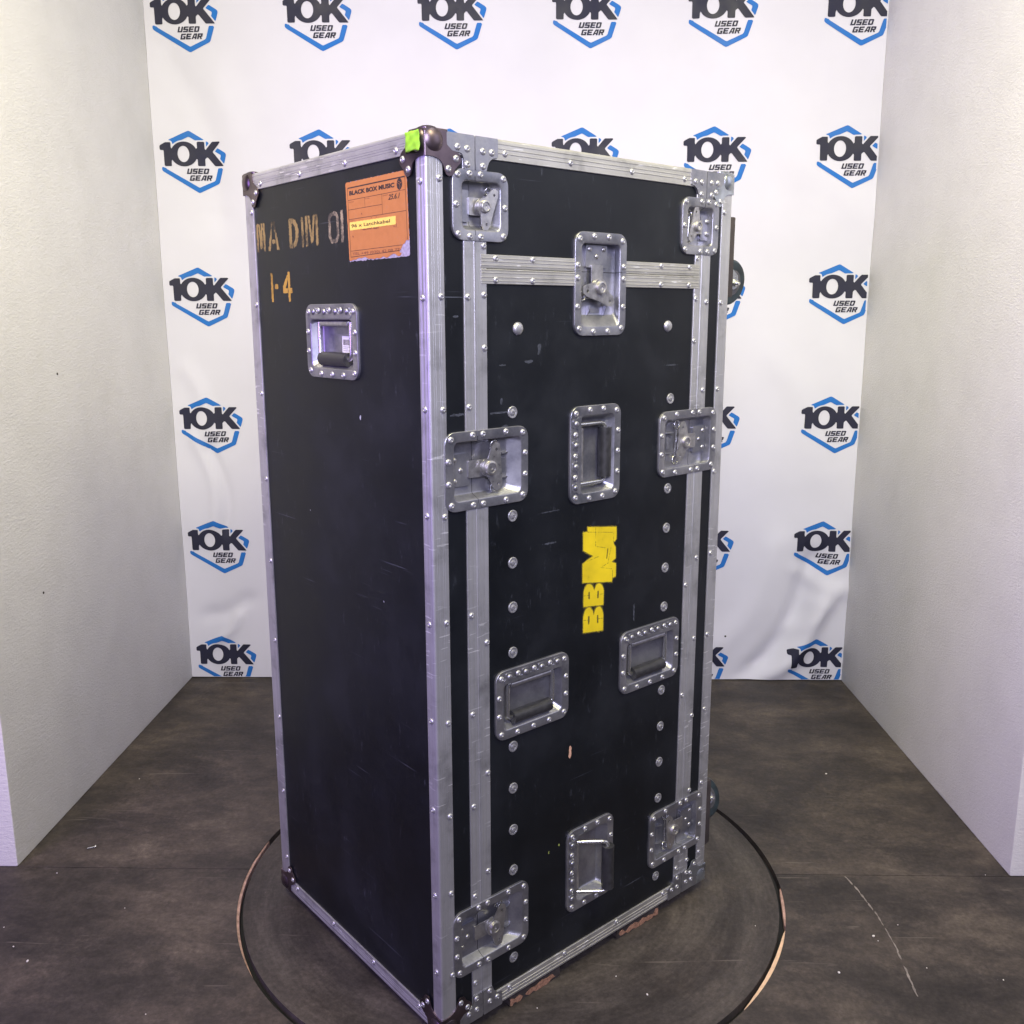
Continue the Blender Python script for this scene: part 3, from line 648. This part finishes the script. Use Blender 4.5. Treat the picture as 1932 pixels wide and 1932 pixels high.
for s in (-1, 1): mb.add([(x, s*.0215+(z-.5)*.0016, y) for x, y, z in plate(poly([(0, 0), (.020, 0), (.0175, .004), (.006, .010), (0, .010)]), (-.001, .021, -.001, .011), .0015, 0, 1)[0]], plate(poly([(0, 0), (.020, 0), (.0175, .004), (.006, .010), (0, .010)]), (-.001, .021, -.001, .011), .0015, 0, 1)[1])
mb.box(.004, .0125, -.012, .012, .0002, .0018); BRK = mb.build('bracket', M['zinc'], 40)
mb = MB()
for s in (-1, 1):
    pts = [(.0075*math.cos(a), s*.0365+.0085*math.sin(a), .004+.002*math.sin(a)) for a in np.linspace(0, 2*math.pi, 20)]; mb.tube(pts, .0020, 8)
mb.tube([(.0, -.030, .004), (0, .030, .004)], .0030, 8); SPR = mb.build('spring', M['rod'], 60)
zf = -.0158
def latch(a, z, g, small=False, ang=0., lab=None):
    o = face_obj('latch', LATCH_S if small else LATCH, 'F', a, z, g)
    if lab: o['label'] = lab
    for x, y in (RIV_S if small else RIV_L): sub('rivet', RV, o, x, y, .0018, random.uniform(0, 6))
    k = .82 if small else 1.
    if not small:
        sub('keeper_plate', KEEPER, o, -.0705, 0, zf)
        for x, y in ((-.063, .018), (-.050, 0), (-.063, -.018)): sub('keeper_rivet', KDOT, o, x, y, zf+.0045)
        cx, bx = .0060, .040
    else:
        q = sub('keeper_plate', KEEPER, o, -.0405, 0, zf); q.scale = (.62, .9, 1)
        for x, y in ((-.034, .012), (-.034, -.012)): sub('keeper_rivet', KDOT, o, x, y, zf+.0045)
        cx, bx = .0085, .031
    h = sub('hook', HOOK, o, cx, 0, zf); h.scale = (k if not small else .62, .92 if small else 1, 1)
    sub('post', BOSS, o, cx, 0, zf+.0050).scale = (k, k, 1)
    sub('butterfly_grip', BUTT, o, cx, 0, zf+.0028, ang).scale = (k, k, 1)
    if not small: sub('bracket', BRK, o, bx-.002, 0, zf)
    sub('spring', SPR, o, cx+(.018 if not small else .0145), 0, zf, ang*.25).scale = (k, .85*k if small else 1, 1)
    return o
latch(*BIG_L[0], ang=.05, lab='wide recessed butterfly latch across the left closing edge, middle height')
latch(*BIG_L[1], ang=-.12, lab='wide recessed butterfly latch across the right closing edge, middle height')
latch(*BIG_L[2], ang=-.12, lab='lowest left recessed butterfly latch')
latch(*BIG_L[3], ang=.10, lab='lowest right recessed butterfly latch')
latch(*BIG_L[4], ang=-.30, lab='upright recessed butterfly latch joining lid and door')
latch(*SML[0], True, ang=-.35, lab='small recessed latch with orange reflection at top left'); latch(*SML[1], True, ang=-.28, lab='small recessed latch at top right')
# handles
tabs = U(*[rect(x-.0085, x+.0085, -.012, .0080, .003) for x in (-.060, -.020, .020, .060)], rect(-.072, .072, -.012, -.004, .002))
HPL = MB().add(*plate(tabs, (-.074, .074, -.014, .010), .002, 0, .0016)).build('hinge_plate', M['zinc'], 40)
BRL = MB().tube([(-.050, 0, 0), (-.0495, 0, 0), (.0495, 0, 0), (.050, 0, 0)], [.004, .0058, .0058, .004], 14).build('hinge_barrel', M['zinc_b'], 50)
FLP = MB().add(*plate(rect(-.046, .046, -.009, .009, .002), (-.048, .048, -.011, .011), .003, 0, .0014)).build('floor_strip', M['zinc'], 40)
def bar_meshes():
    rod = MB(); L = .0670; X = .0565
    for s in (-1, 1): rod.tube([(s*X, 0, 0), (s*X, -.010, .001), (s*X, -L+.012, .001), (s*(X-.002), -L+.004, .001), (s*(X-.008), -L, .001), (s*(X-.016), -L, .001)], .0043, 10)
    rod.tube([(-X, 0, 0), (X, 0, 0)], .0036, 10)
    grip = MB().tube([(-.0480, -L, .001), (-.0475, -L, .001), (.0475, -L, .001), (.0480, -L, .001)], [.0100, .0130, .0130, .0100], 18)
    return rod.build('bail_rod', M['rod'], 60), grip.build('grip', M['rubber'], 50)
ROD, GRIP = bar_meshes()
def handle(face, h, z, g, open_ang=0., lab=None):
    o = face_obj('handle_dish', HANDLE, face, h, z, g)
    if lab: o['label'] = lab
    for x, y in RIV_H: sub('rivet', RV, o, x, y, .0018+(.0016 if y > .055 and abs(x) < .05 else 0), random.uniform(0, 6))
    sub('hinge_plate', HPL, o, 0, .0535, .0018)
    for x in (-.060, -.020, .020, .060): sub('bump', BUMP, o, x, .0535, .0030)
    sub('hinge_barrel', BRL, o, 0, .0325, -.0080)
    sub('floor_strip', FLP, o, 0, .0225, -.0204)
    for nm, me in (('bail_rod', ROD), ('grip', GRIP)):
        q = obj(nm, me, o, (0, .0345, -.0085)); q.rotation_euler = (-open_ang, 0, 0)
    return o
handle('F', *HND[0], 0., 'upright recessed handle with dark grip above the yellow lettering')
handle('F', *HND[1], 0., 'recessed handle at lower left of the door')
handle('F', *HND[2], 0., 'recessed handle at lower right of the door')
handle('F', *HND[3], math.radians(38), 'upright recessed handle near the bottom with its grip swung out')
sh = handle('S', *SHD, 0., 0, 'recessed handle on the left side with a small barcode label')
# small barcode label in the side handle
mb = MB().box(-.0145, .0145, -.0155, .0155, 0, .0004); lb = sub('barcode_label', mb.build('barcode_label', M['white_label'], None), sh, .018, -.006, -.0200)
mb = MB(); x = -.0115; random.seed(3)
while x < .0110: w = random.choice((.0006, .001, .0014)); mb.box(x, x+w, -.001, .0095, .0004, .0005); x += w+random.choice((.0006, .001))
for y in (-.0045, -.008, -.0115): mb.box(-.0115, .0115-random.uniform(0, .006), y, y+.0009, .0004, .0005)
for nme in ('barcode_print',): sub(nme, mb.build(nme, M['black_print'], None), sh, .018, -.006, -.0200)
# hollow behind dishes stays dark
# lettering on the panels
def decal(name, V, F, face, lift, mat, parent=None, local=None):
    V3 = [((x, .003-lift, y) if face == 'F' else (.003-lift, x, y)) for x, y in V]
    F3 = F if face == 'F' else [tuple(reversed(f)) for f in F]
    return obj(name, mesh(name, V3, F3, mat, None), parent or case)
# yellow stencil on the door
sil = poly([(.3552, .9114), (.3670, .9114), (.3668, .9205), (.4477, .9090), (.4483, .8839), (.4389, .8779), (.4463, .8677), (.4470, .8448), (.4346, .8394), (.4483, .8343), (.4480, .8074), (.4383, .8067), (.4376, .7985), (.3552, .8120), (.3546, .8489), (.3630, .8536), (.3833, .8606), (.3558, .8758)])
lns = U(*[line(p, .0011) for p in ([(.3889, .917), (.3898, .8786), (.416, .8717)], [(.367, .9107), (.4394, .8990), (.4399, .8777)], [(.363, .8524), (.3989, .8571)], [(.4047, .8335), (.4385, .8246), (.4393, .7989)], [(.4047, .8335), (.4274, .8394)], [(.4337, .8712), (.4256, .8422)])], line([(.424, .868), (.4215, .850)], .003))
def bshape(x0, x1, z0, z1):
    w = z1-z0; hh = x1-x0
    s = U(rect(x0, x1, z0, z0+w*.36, .001), ell(x0+hh*.26, z0+w*.52, hh*.27, w*.48), ell(x0+hh*.76, z0+w*.50, hh*.25, w*.50), rect(x0+hh*.05, x0+hh*.95, z0, z0+w*.5))
    s = I(s, rect(x0, x1, z0-.01, z1))
    cut = U(*[U(rect(x0+hh*c-.0022, x0+hh*c+.0022, z0+w*.32, z0+w*.66), line([(x0+hh*c, z0+w*.50), (x0+hh*c+d*hh*.26, z0+w*.50)], .0011)) for c, d in ((.27, -1), (.72, 1))], line([(x0+hh*.5, z1), (x0+hh*.5, z0+w*.82)], .003))
    return D(s, cut)
def jag(f, a=.0005, sc=900, seed=1): return lambda x, y: f(x, y)+a*noise2(x, y, sc, seed)
slant = lambda f: (lambda x, y: f(x, y+(x-.36)*.13))
bbm = U(D(sil, lns), slant(bshape(.3585, .4142, .7095, .7600)), slant(bshape(.3585, .4142, .7625, .8075)))
V, F = march(jag(bbm, .0004), .35, .452, .69, .925, .0012); decal('stencil_lettering', V, F, 'F', .0003, M['spray'])['label'] = 'yellow sprayed letters BBM reading upwards'
M['mist'] = simple('yellow_overspray', (.24, .185, .016), .7, var=.4, vs=500)
V, F = march(lambda x, y: bbm(x, y)-.0016-.0020*noise2(x, y, 2600, 12)*(1+.3*noise2(x, y, 300, 13)), .345, .457, .690, .93, .0009); decal('overspray', V, F, 'F', .0001, M['mist'])
# ochre stencils on the side, in side coordinates with u running to the right as seen (u = -b)
def strokes(segs, x0, x1, z0, z1, w):
    X = lambda t: x0+(x1-x0)*t; Z = lambda t: z0+(z1-z0)*t
    return U(*[seg(X(a), Z(b), X(c), Z(d), w) for a, b, c, d in segs])
def side_text(name, f, bb, mat, seed, jagw=.0011):
    V, F = march(jag(f, jagw, 700, seed), *bb, .0013); V = [(-u, z) for u, z in V]; F = [tuple(reversed(g)) for g in F]
    return decal(name, V, F, 'S', .0002, mat)
Ms = [(0, 0, 0, 1), (.33, 0, .33, .0), ]
def letM(x0, x1, z0, z1, w): return U(seg(x0+w/2, z0, x0+w/2, z1, w), seg(x1-w/2, z0, x1-w/2, z1, w), poly([(x0+w*1.15, z1), (x0+w*2.0, z1), ((x0+x1)/2+w*.30, z0+.1*(z1-z0)), ((x0+x1)/2-w*.45, z0+.1*(z1-z0))]), poly([(x1-w*1.15, z1), (x1-w*2.0, z1), ((x0+x1)/2-w*.10, z0+.15*(z1-z0)), ((x0+x1)/2+w*.60, z0+.15*(z1-z0))]))
def letA(x0, x1, z0, z1, w):
    xm = (x0+x1)/2
    return U(poly([(x0, z0), (x0+w, z0), (xm-w*.05, z1), (xm-w*.75, z1)]), poly([(x1, z0), (x1-w, z0), (xm+w*.12, z1), (xm+w*.85, z1)]), rect(xm-.0065, xm+.0075, z0+(z1-z0)*.24, z0+(z1-z0)*.38))
zt0, zt1 = 1.4465, 1.5012
side_text('stencil_lettering', U(letM(-.5936, -.5560, zt0, zt1, .0082), letA(-.5440, -.4975, zt0, zt1, .0088)), (-.600, -.490, zt0-.003, zt1+.003), M['stencil'], 3)['label'] = 'worn ochre stencil letters MA'
Dd = D(U(rect(-.4544, -.4440, zt0, zt1), D(ell(-.4420, (zt0+zt1)/2, .0250, .0273), ell(-.4420, (zt0+zt1)/2, .0130, .0185))), rect(-.4415, -.4395, zt0-.01, zt1+.01)); Dd = I(Dd, rect(-.4544, -.4100, zt0, zt1))
side_text('stencil_lettering', U(Dd, seg(-.4015, zt0, -.4015, zt1, .0085), letM(-.3900, -.3430, zt0, zt1, .0086)), (-.460, -.338, zt0-.003, zt1+.003), M['stencil'], 4)['label'] = 'worn ochre stencil letters DIM'
O_ = D(D(rect(-.3048, -.2685, zt0, zt1, .0150), rect(-.2968, -.2765, zt0+.0065, zt1-.0065, .0085)), U(rect(-.2876, -.2858, zt0-.01, zt0+.012), rect(-.2876, -.2858, zt1-.012, zt1+.01)))
side_text('stencil_lettering', U(O_, seg(-.2575, zt0, -.2575, zt1, .0088)), (-.31, -.25, zt0-.003, zt1+.003), M['stencil_c'], 5)['label'] = 'pale worn stencil digits 01 beside the sticker'
za, zb = 1.3470, 1.4035
four = D(U(seg(-.4645, za, -.4645, zb, .0085), poly([(-.4900, za+.0165), (-.4520, za+.0165), (-.4520, za+.0260), (-.4790, za+.0260), (-.4640, zb-.006), (-.4720, zb-.006), (-.4900, za+.030)])), rect(-.4700, -.4688, za, zb+.01))
side_text('stencil_lettering', U(seg(-.5365, za, -.5365, zb, .0088), rect(-.5245, -.5105, za+.0250, za+.0345, .002), four), (-.545, -.445, za-.003, zb+.003), M['stencil_b'], 6, .0007)['label'] = 'ochre stencil digits 1-4'
# orange sticker (u = -b)
def S2(V, F, lift, name, mat, parent=None):
    return decal(name, [(-u, z) for u, z in V], [tuple(reversed(g)) for g in F], 'S', lift, mat, parent)
stk = off(poly([(-.2360, 1.5400), (-.0590, 1.5410), (-.0545, 1.4180), (-.2310, 1.4150)]), .0045)
torn = lambda x, y: 1.4145+.0022*noise2(x, y*.2, 260, 8)+.003*np.maximum(0, np.sin(x*60+1))-y
torn2 = lambda x, y: (.028+.003*noise2(x, y, 300, 9))-np.hypot(x+.0490, y-1.4110)*1.0
main = I(jag(stk, .0004, 400, 2), torn, lambda x, y: torn2(x, y))
Vb, Fb = march(jag(I(stk, lambda x, y: 1.4125+.002*noise2(x, y*.2, 300, 5)-y+.0*x), .0006, 500, 3), -.243, -.048, 1.405, 1.547, .002)
def thick(V, F, l0, l1, name, mat, parent=None):
    W_, G = extrude2([(u, z) for u, z in V], F, l0, l1); return obj(name, mesh(name, [(.003-l, -u, z) for u, z, l in W_], G, mat, None), parent or case)
st = thick(*march(main, -.243, -.048, 1.405, 1.547, .002), .0003, .0008, 'sticker', M['sticker']); st['label'] = 'orange paper sticker with torn lower edge'
thick(Vb, Fb, .0001, .0004, 'sticker_backing', M['torn'], st)
fr_ = U(ring(poly([(-.2343, 1.5345), (-.0590, 1.5355), (-.0550, 1.4240), (-.2300, 1.4200)]), .0009), *[line(p, .0007) for p in ([(-.2335, 1.515), (-.058, 1.516)], [(-.1798, 1.515), (-.1792, 1.499)], [(-.127, 1.516), (-.1258, 1.484)], [(-.233, 1.499), (-.127, 1.4995)], [(-.2316, 1.483), (-.0574, 1.484)], [(-.2305, 1.430), (-.057, 1.432)])], line([(-.232, 1.5352), (-.060, 1.5362)], .0016))
fr_ = I(fr_, off(main, -.001))
Vp, Fp = march(fr_, -.24, -.05, 1.412, 1.540, .0006); S2(Vp, Fp, .0010, 'printed_frame', M['black_print'], st)
def txt(s, x0, x1, y0, y1, mat, lift=.0010, bold=.02, name='printed_text', **k):
    V, F = text_fit(s, x0, x1, y0, y1, bold, **k); return S2(V, F, lift, name, mat, st)
M['brown_print'] = simple('faded_brown_ink', (.20, .07, .04), .7)
txt('BLACK BOX MUSIC', -.2285, -.0890, 1.5225, 1.5300, M['black_print'], bold=.05)
txt('TEL +49 (030) 42 08 77-', -.2245, -.0740, 1.4215, 1.4272, M['brown_print'], bold=.01)
txt('25.6.1', -.108, -.074, 1.5045, 1.5130, M['black_print'], shear=.3)
for s, x, y in (('DATUM', -.231, 1.5105), ('NR.', -.178, 1.5118), ('GEWICHT', -.124, 1.5118), ('INHALT', -.230, 1.4795)): txt(s, x, x+.016, y, y+.0018, M['brown_print'], bold=0.)
bad = D(U(I(ell(-.0745, 1.5262, .0078, .0088), lambda x, y: 1.5180-y+abs(x+.0745)*.0), poly([(-.0820, 1.5215), (-.0670, 1.5215), (-.0745, 1.5165)])), U(*[line(p, .0006) for p in ([(-.0815, 1.5290), (-.0745, 1.5255), (-.0675, 1.5290)], [(-.0745, 1.5255), (-.0745, 1.5185)], [(-.0790, 1.5310), (-.0700, 1.5275)], [(-.0710, 1.5235), (-.0695, 1.5200)])]))
V, F = march(bad, -.085, -.064, 1.514, 1.537, .0005); S2(V, F, .0010, 'printed_emblem', M['black_print'], st)
yl = march(jag(rect(-.2300, -.0880, 1.4648, 1.4782), .0003, 400, 4), -.232, -.086, 1.463, 1.480, .0015); thick(*yl, .0008, .0012, 'label_strip', M['yellow_label'], st)
txt('96 x Latchkabel', -.2245, -.1040, 1.4688, 1.4745, M['black_print'], .0014, .015)
smd = jag(U(line([(-.19, 1.4635), (-.165, 1.4638), (-.14, 1.4632)], .0012), line([(-.165, 1.4665), (-.150, 1.4632)], .001), line([(-.087, 1.4600), (-.086, 1.4660)], .0009), circ(-.093, 1.4622, .0012), circ(-.081, 1.4600, .0008), circ(-.160, 1.4808, .001), circ(-.145, 1.4805, .001), circ(-.19, 1.4895, .0012), circ(-.22, 1.4540, .0016), circ(-.095, 1.4872, .0009)), .0006, 900, 6)
V, F = march(smd, -.23, -.07, 1.450, 1.492, .0006); S2(V, F, .00125, 'smudge', M['brown_print'], st)
# green tape folded over the top edge beside the corner
mb = MB(); nu, nv = 14, 10; V = []; F = []
for i in range(nu+1):
    for j in range(nv+1):
        u = -.0490+.0490*i/nu; t = j/nv; z = 1.5675+.0290*t+.0012*math.sin(i*.8)*(1-t); b = -u
        k_ = min(1, max(0, (.050-b)/.016)); k_ = k_*k_*(3-2*k_)
        lift = .0014+.0088*k_+.0008*math.sin(i*1.1+j*.5)+.0006*math.sin(i*.6-j*1.3)+.0016*max(0, 1-abs(i-8)/2.5)
        V.append((-lift-.0006, b, z))
for i in range(nu):
    for j in range(nv): a = i*(nv+1)+j; F.append((a, a+nv+1, a+nv+2, a+1))
me = mesh('tape', V, F, M['tape'], 60); o = obj('tape', me, case); o['label'] = 'crumpled fluorescent green tape on the top corner'
sm_ = o.modifiers.new('thickness', 'SOLIDIFY'); sm_.thickness = .0006; sm_.offset = -1
# chips and scuffs
def chip(face, x, z, w, h, mat, seed, name='paint_chip'):
    V, F = march(jag(ell(x, z, w, h), min(w, h)*.35, 1.3/min(w, h), seed), x-w*1.6, x+w*1.6, z-h*1.5, z+h*1.5, min(w, h)/3); return decal(name, V, F, face, .0002, mat)
M['scuff'] = simple('white_scuff', (.42, .44, .50), .7, var=.4, vs=400); M['faint'] = simple('faint_scuff', (.045, .05, .066), .6, var=.5, vs=200)
M['fleck_w'] = simple('bare_wood_chip', (.66, .38, .26), .8, var=.2, vs=300); M['fleck'] = simple('green_fleck', (.28, .33, .08), .7)
chip('F', .3264, .4685, .0036, .0150, M['fleck_w'], 1); chip('F', .2979, .2777, .0024, .0035, M['fleck'], 2); chip('F', .2701, .2716, .0018, .0032, M['fleck'], 3)
chip('S', .2182, 1.140, .0022, .0045, M['scuff'], 4); chip('S', .4207, .9386, .0012, .0012, M['scuff'], 5); chip('S', .1594, .8103, .0014, .0018, M['scuff'], 6)
for k, (x, z, w, h) in enumerate([(.0575, 1.158, .014, .0022), (.146, 1.1555, .024, .0018), (.270, .965, .024, .0010), (.056, 1.318, .006, .0016), (.268, .905, .016, .0018), (.215, 1.240, .010, .0030), (.155, 1.236, .006, .0014), (.152, 1.175, .003, .005), (.505, .72, .0022, .020), (.24, 1.262, .004, .010), (.60, 1.22, .020, .0012), (.16, 1.13, .007, .0035)]): chip('F', x, z, w, h, M['faint'], 10+k, 'scuff')
chip('S', -.0+.013, 1.452, .011, .0010, M['scuff'], 60, 'scuff')
# wheel boards and castors on the right side
M['board'] = simple('dark_stained_plywood', (.045, .036, .036), .7, var=.35, vs=40)
def skid(x0, x1, y0, y1, zlo, zhi, seed):
    V, F = march(jag(rect(x0, x1, zlo, zhi, .004), .0016, 330, seed), x0-.003, x1+.003, zlo-.003, zhi+.003, .0030)
    W_, G = extrude2(V, F, -y1, -y0); o = obj('skid', mesh('skid', [(x, -z, y) for x, y, z in W_], G, M['board'], None), case)
    V, F = march(I(jag(rect(x0+.004, x1-.004, zlo+.001, zhi-.011), .007, 150, seed+3), rect(x0+.002, x1-.002, zlo+.0005, zhi-.005)), x0, x1, zlo, zhi, .0022)
    W_, G = extrude2(V, F, -y0-.0002, -y0+.0009); obj('worn_edge', mesh('worn_edge', [(x, -z, y) for x, y, z in W_], G, M['chip'], None), o)
skid(.167, .305, .004, .10, -.0245, -.0005, 21); skid(.476, .615, .004, .10, -.0245, -.0005, 22); skid(.167, .305, .50, .60, -.0245, -.0005, 23); skid(.476, .615, .50, .60, -.0245, -.0005, 24)
BOARD = MB().box(0, .018, -.08, .08, -.0815, .0815, c=.003).build('wheel_board', M['board'], 40)
WHEEL = MB().lathe([(.008, -.017), (.030, -.0165), (.036, -.0175), (.045, -.0165), (.0495, -.011), (.0510, 0), (.0495, .011), (.045, .0165), (.036, .0175), (.030, .0165), (.008, .017)], 40).build('wheel', M['tyre'], 40)
M['hub'] = simple('grimy_hub', (.12, .12, .13), .5, .5, var=.4)
HUB = MB().lathe([(.006, -.0190), (.0275, -.0186), (.0275, .0186), (.006, .0190)], 28).build('hub', M['hub'], 40)
mb = MB().box(0, .004, -.045, .045, -.045, .045, c=.0015)
mb.lathe([(.028, 0), (.028, .006), (.022, .012), (.022, .016)], 24, Matrix.Rotation(math.pi/2, 4, 'Y'))
PLATE = mb.build('castor', M['zinc'], 40)
fk = U(poly([(.0, -.030), (.0, .020), (.020, .018), (.096, -.030), (.100, -.048), (.088, -.060), (.060, -.056)]), circ(.0875, -.046, .013))
mb = MB()
for s in (-1, 1):
    Vp, Fp = plate(fk, (-.002, .106, -.066, .024), .003, -.0014, .0014); mb.add([(x+.014, s*.0225+z, y) for x, y, z in Vp], Fp)
mb.box(.012, .0165, -.0245, .0245, -.032, .022, c=.001)
FORK = mb.build('fork', M['corner_b'], 40)
mb = MB(); R = Matrix.Rotation(math.pi/2, 4, 'X'); T = Matrix.Translation((.1015, 0, -.046))
mb.lathe([(.0075, -.030), (.0085, -.0265), (.0085, .0265), (.0075, .030)], 6, T @ R); mb.lathe([(.004, -.036), (.004, .036)], 12, T @ R); BOLT = mb.build('axle_bolt', M['rod'], 40)
def castor(b, z, swivel, db=.020):
    bo = obj('wheel_board', BOARD, case, (W, b, z)) if abs(b-.083) < .01 else obj('wheel_board', BOARD, case, (W, b, z))
    c = obj('castor', PLATE, case, (W+.018, b-.012+db, z)); c.rotation_euler = (swivel, 0, 0)
    wm = obj('wheel', WHEEL, c, (.1015, 0, -.046), (math.pi/2, 0, 0)); obj('hub', HUB, c, (.1015, 0, -.046), (math.pi/2, 0, 0))
    obj('fork', FORK, c); obj('axle_bolt', BOLT, c); return c
castor(.083, 1.4365, .12)['label'] = 'upper castor with blue-grey tyre'; castor(.083, .166, -.35, .048)['label'] = 'lower castor with blue-grey tyre'
castor(.545, 1.4365, .4); castor(.545, .166, -.3)

# ------------------------------------------------------------------ small things
CR = []
for s_ in range(3):
    bm = bmesh.new(); bmesh.ops.create_icosphere(bm, subdivisions=1, radius=1)
    for v in bm.verts: v.co = Vector((v.co.x*random.uniform(.7, 1.3), v.co.y*random.uniform(.5, 1.), max(-.4, v.co.z*random.uniform(.3, .8))))
    CR.append(MB().bm(bm).build('floor_crumb', M['crumb'], None))
pts = [(.765, 1.828, 4.2, 'largest pale crumb on the floor, just left of the long scratch'), (.6506, 1.7103, 3.8, 'bright crumb on the floor between the turntable rim and the end of the scratch'), (.8385, 1.7279, 2, 'tiny crumb on the floor just right of the lower end of the scratch'),
       (.9808, 1.6947, 2.2, 'tiny crumb farthest right in the foreground of the floor'), (.8326, 1.8671, 1.8, 'tiny crumb just right of the middle of the floor scratch'), (.7688, 1.8122, 1.8, 'tiny speck touching the largest crumb by the scratch'),
       (1.12, 2.0604, 1.6, 'tiny crumb on the floor seam near the right wall'), (.513, 1.8566, 1.7, 'tiny crumb on the turntable near its right rim'), (-1.0601, 1.7159, 4., 'largest pale crumb on the floor at the far left foreground'),
       (-1.1152, 1.761, 2.4, 'small crumb up and left of the largest one in the left foreground'), (-1.1716, 1.8246, 2.2, 'small crumb at the left border of the floor foreground'), (-1.1457, 2.5025, 2, 'small crumb on the back floor panel beside the left wall'),
       (-1.1547, 2.03, 2.2, 'small crumb just in front of the floor seam near the left wall end'), (-.9287, 1.897, 1.8, 'tiny crumb in the middle of the left floor foreground'), (-.7466, 1.5686, 2, 'tiny crumb at the bottom of the left floor near the turntable'),
       (.244, 1.6388, 3.2, 'largest pale crumb on the turntable in front of the case'), (.0223, 1.5976, 2, 'tiny crumb on the turntable below the left skid'), (.1864, 1.6902, 2, 'tiny crumb on the turntable behind the largest one'),
       (.893, 2.5647, 4.2, 'pale crumb alone on the back floor panel right of the case'), (-.62, 2.30, 1.8, 'tiny crumb on the floor just behind the left rim of the turntable')]
for i, (x, y, s_, lb_) in enumerate(pts):
    o = obj('floor_crumb', CR[i % 3], None, (x, y, .0012+(.001 if math.hypot(x-TC[0], y-TC[1]) < RD else 0)), (0, 0, random.uniform(0, 6))); k = s_*.0009; o.scale = (k, k, k)
    tag(o, lb_, 'crumb', 'pale crumbs scattered on the floor')
mb = MB().tube([(0, 0, .002), (.018, 0, .002)], .0018, 8); mb.tube([(.018, 0, .002), (.021, 0, .002)], .0035, 10)
o = obj('floor_screw', mb.build('floor_screw', M['rod'], 40), None, (-1.1280, 2.1340, .0015), (0, 0, .5)); tag(o, 'small steel screw lying on the floor near the left wall', 'screw')
for (y, z) in ((2.488, 1.1936), (2.305, .635)):
    mb = MB().lathe([(.0035, 0), (.003, .0012), (.001, .002)], 10, Matrix.Rotation(math.pi/2, 4, 'Y'), cap0=False)
    o = obj('nail_head', mb.build('nail_head', M['board'], 60), None, (XL+.0001, y, z)); tag(o, 'small dark nail head %s on the left plaster wall' % ('higher up' if z > 1 else 'lower down'), 'nail')
# scratch in the floor to the right

import_pts = [(0.7775, 2.0489), (0.7889, 1.9913), (0.7987, 1.9153), (0.8011, 1.8691), (0.8005, 1.8009), (0.7929, 1.7193), (0.7853, 1.6459)]
V, F = march(lambda x, y: line(import_pts, .0035)(x, y)+.0012*noise2(x, y, 220, 4), .50, .95, 1.55, 2.20, .0035)
o = obj('scratch', mesh('scratch', [(x, y-2, .0006) for x, y in V], F, simple('floor_scratch_dust', (.24, .21, .19), .8, var=.3, vs=60), None), fl); o['label'] = 'long pale curved scratch on the floor'
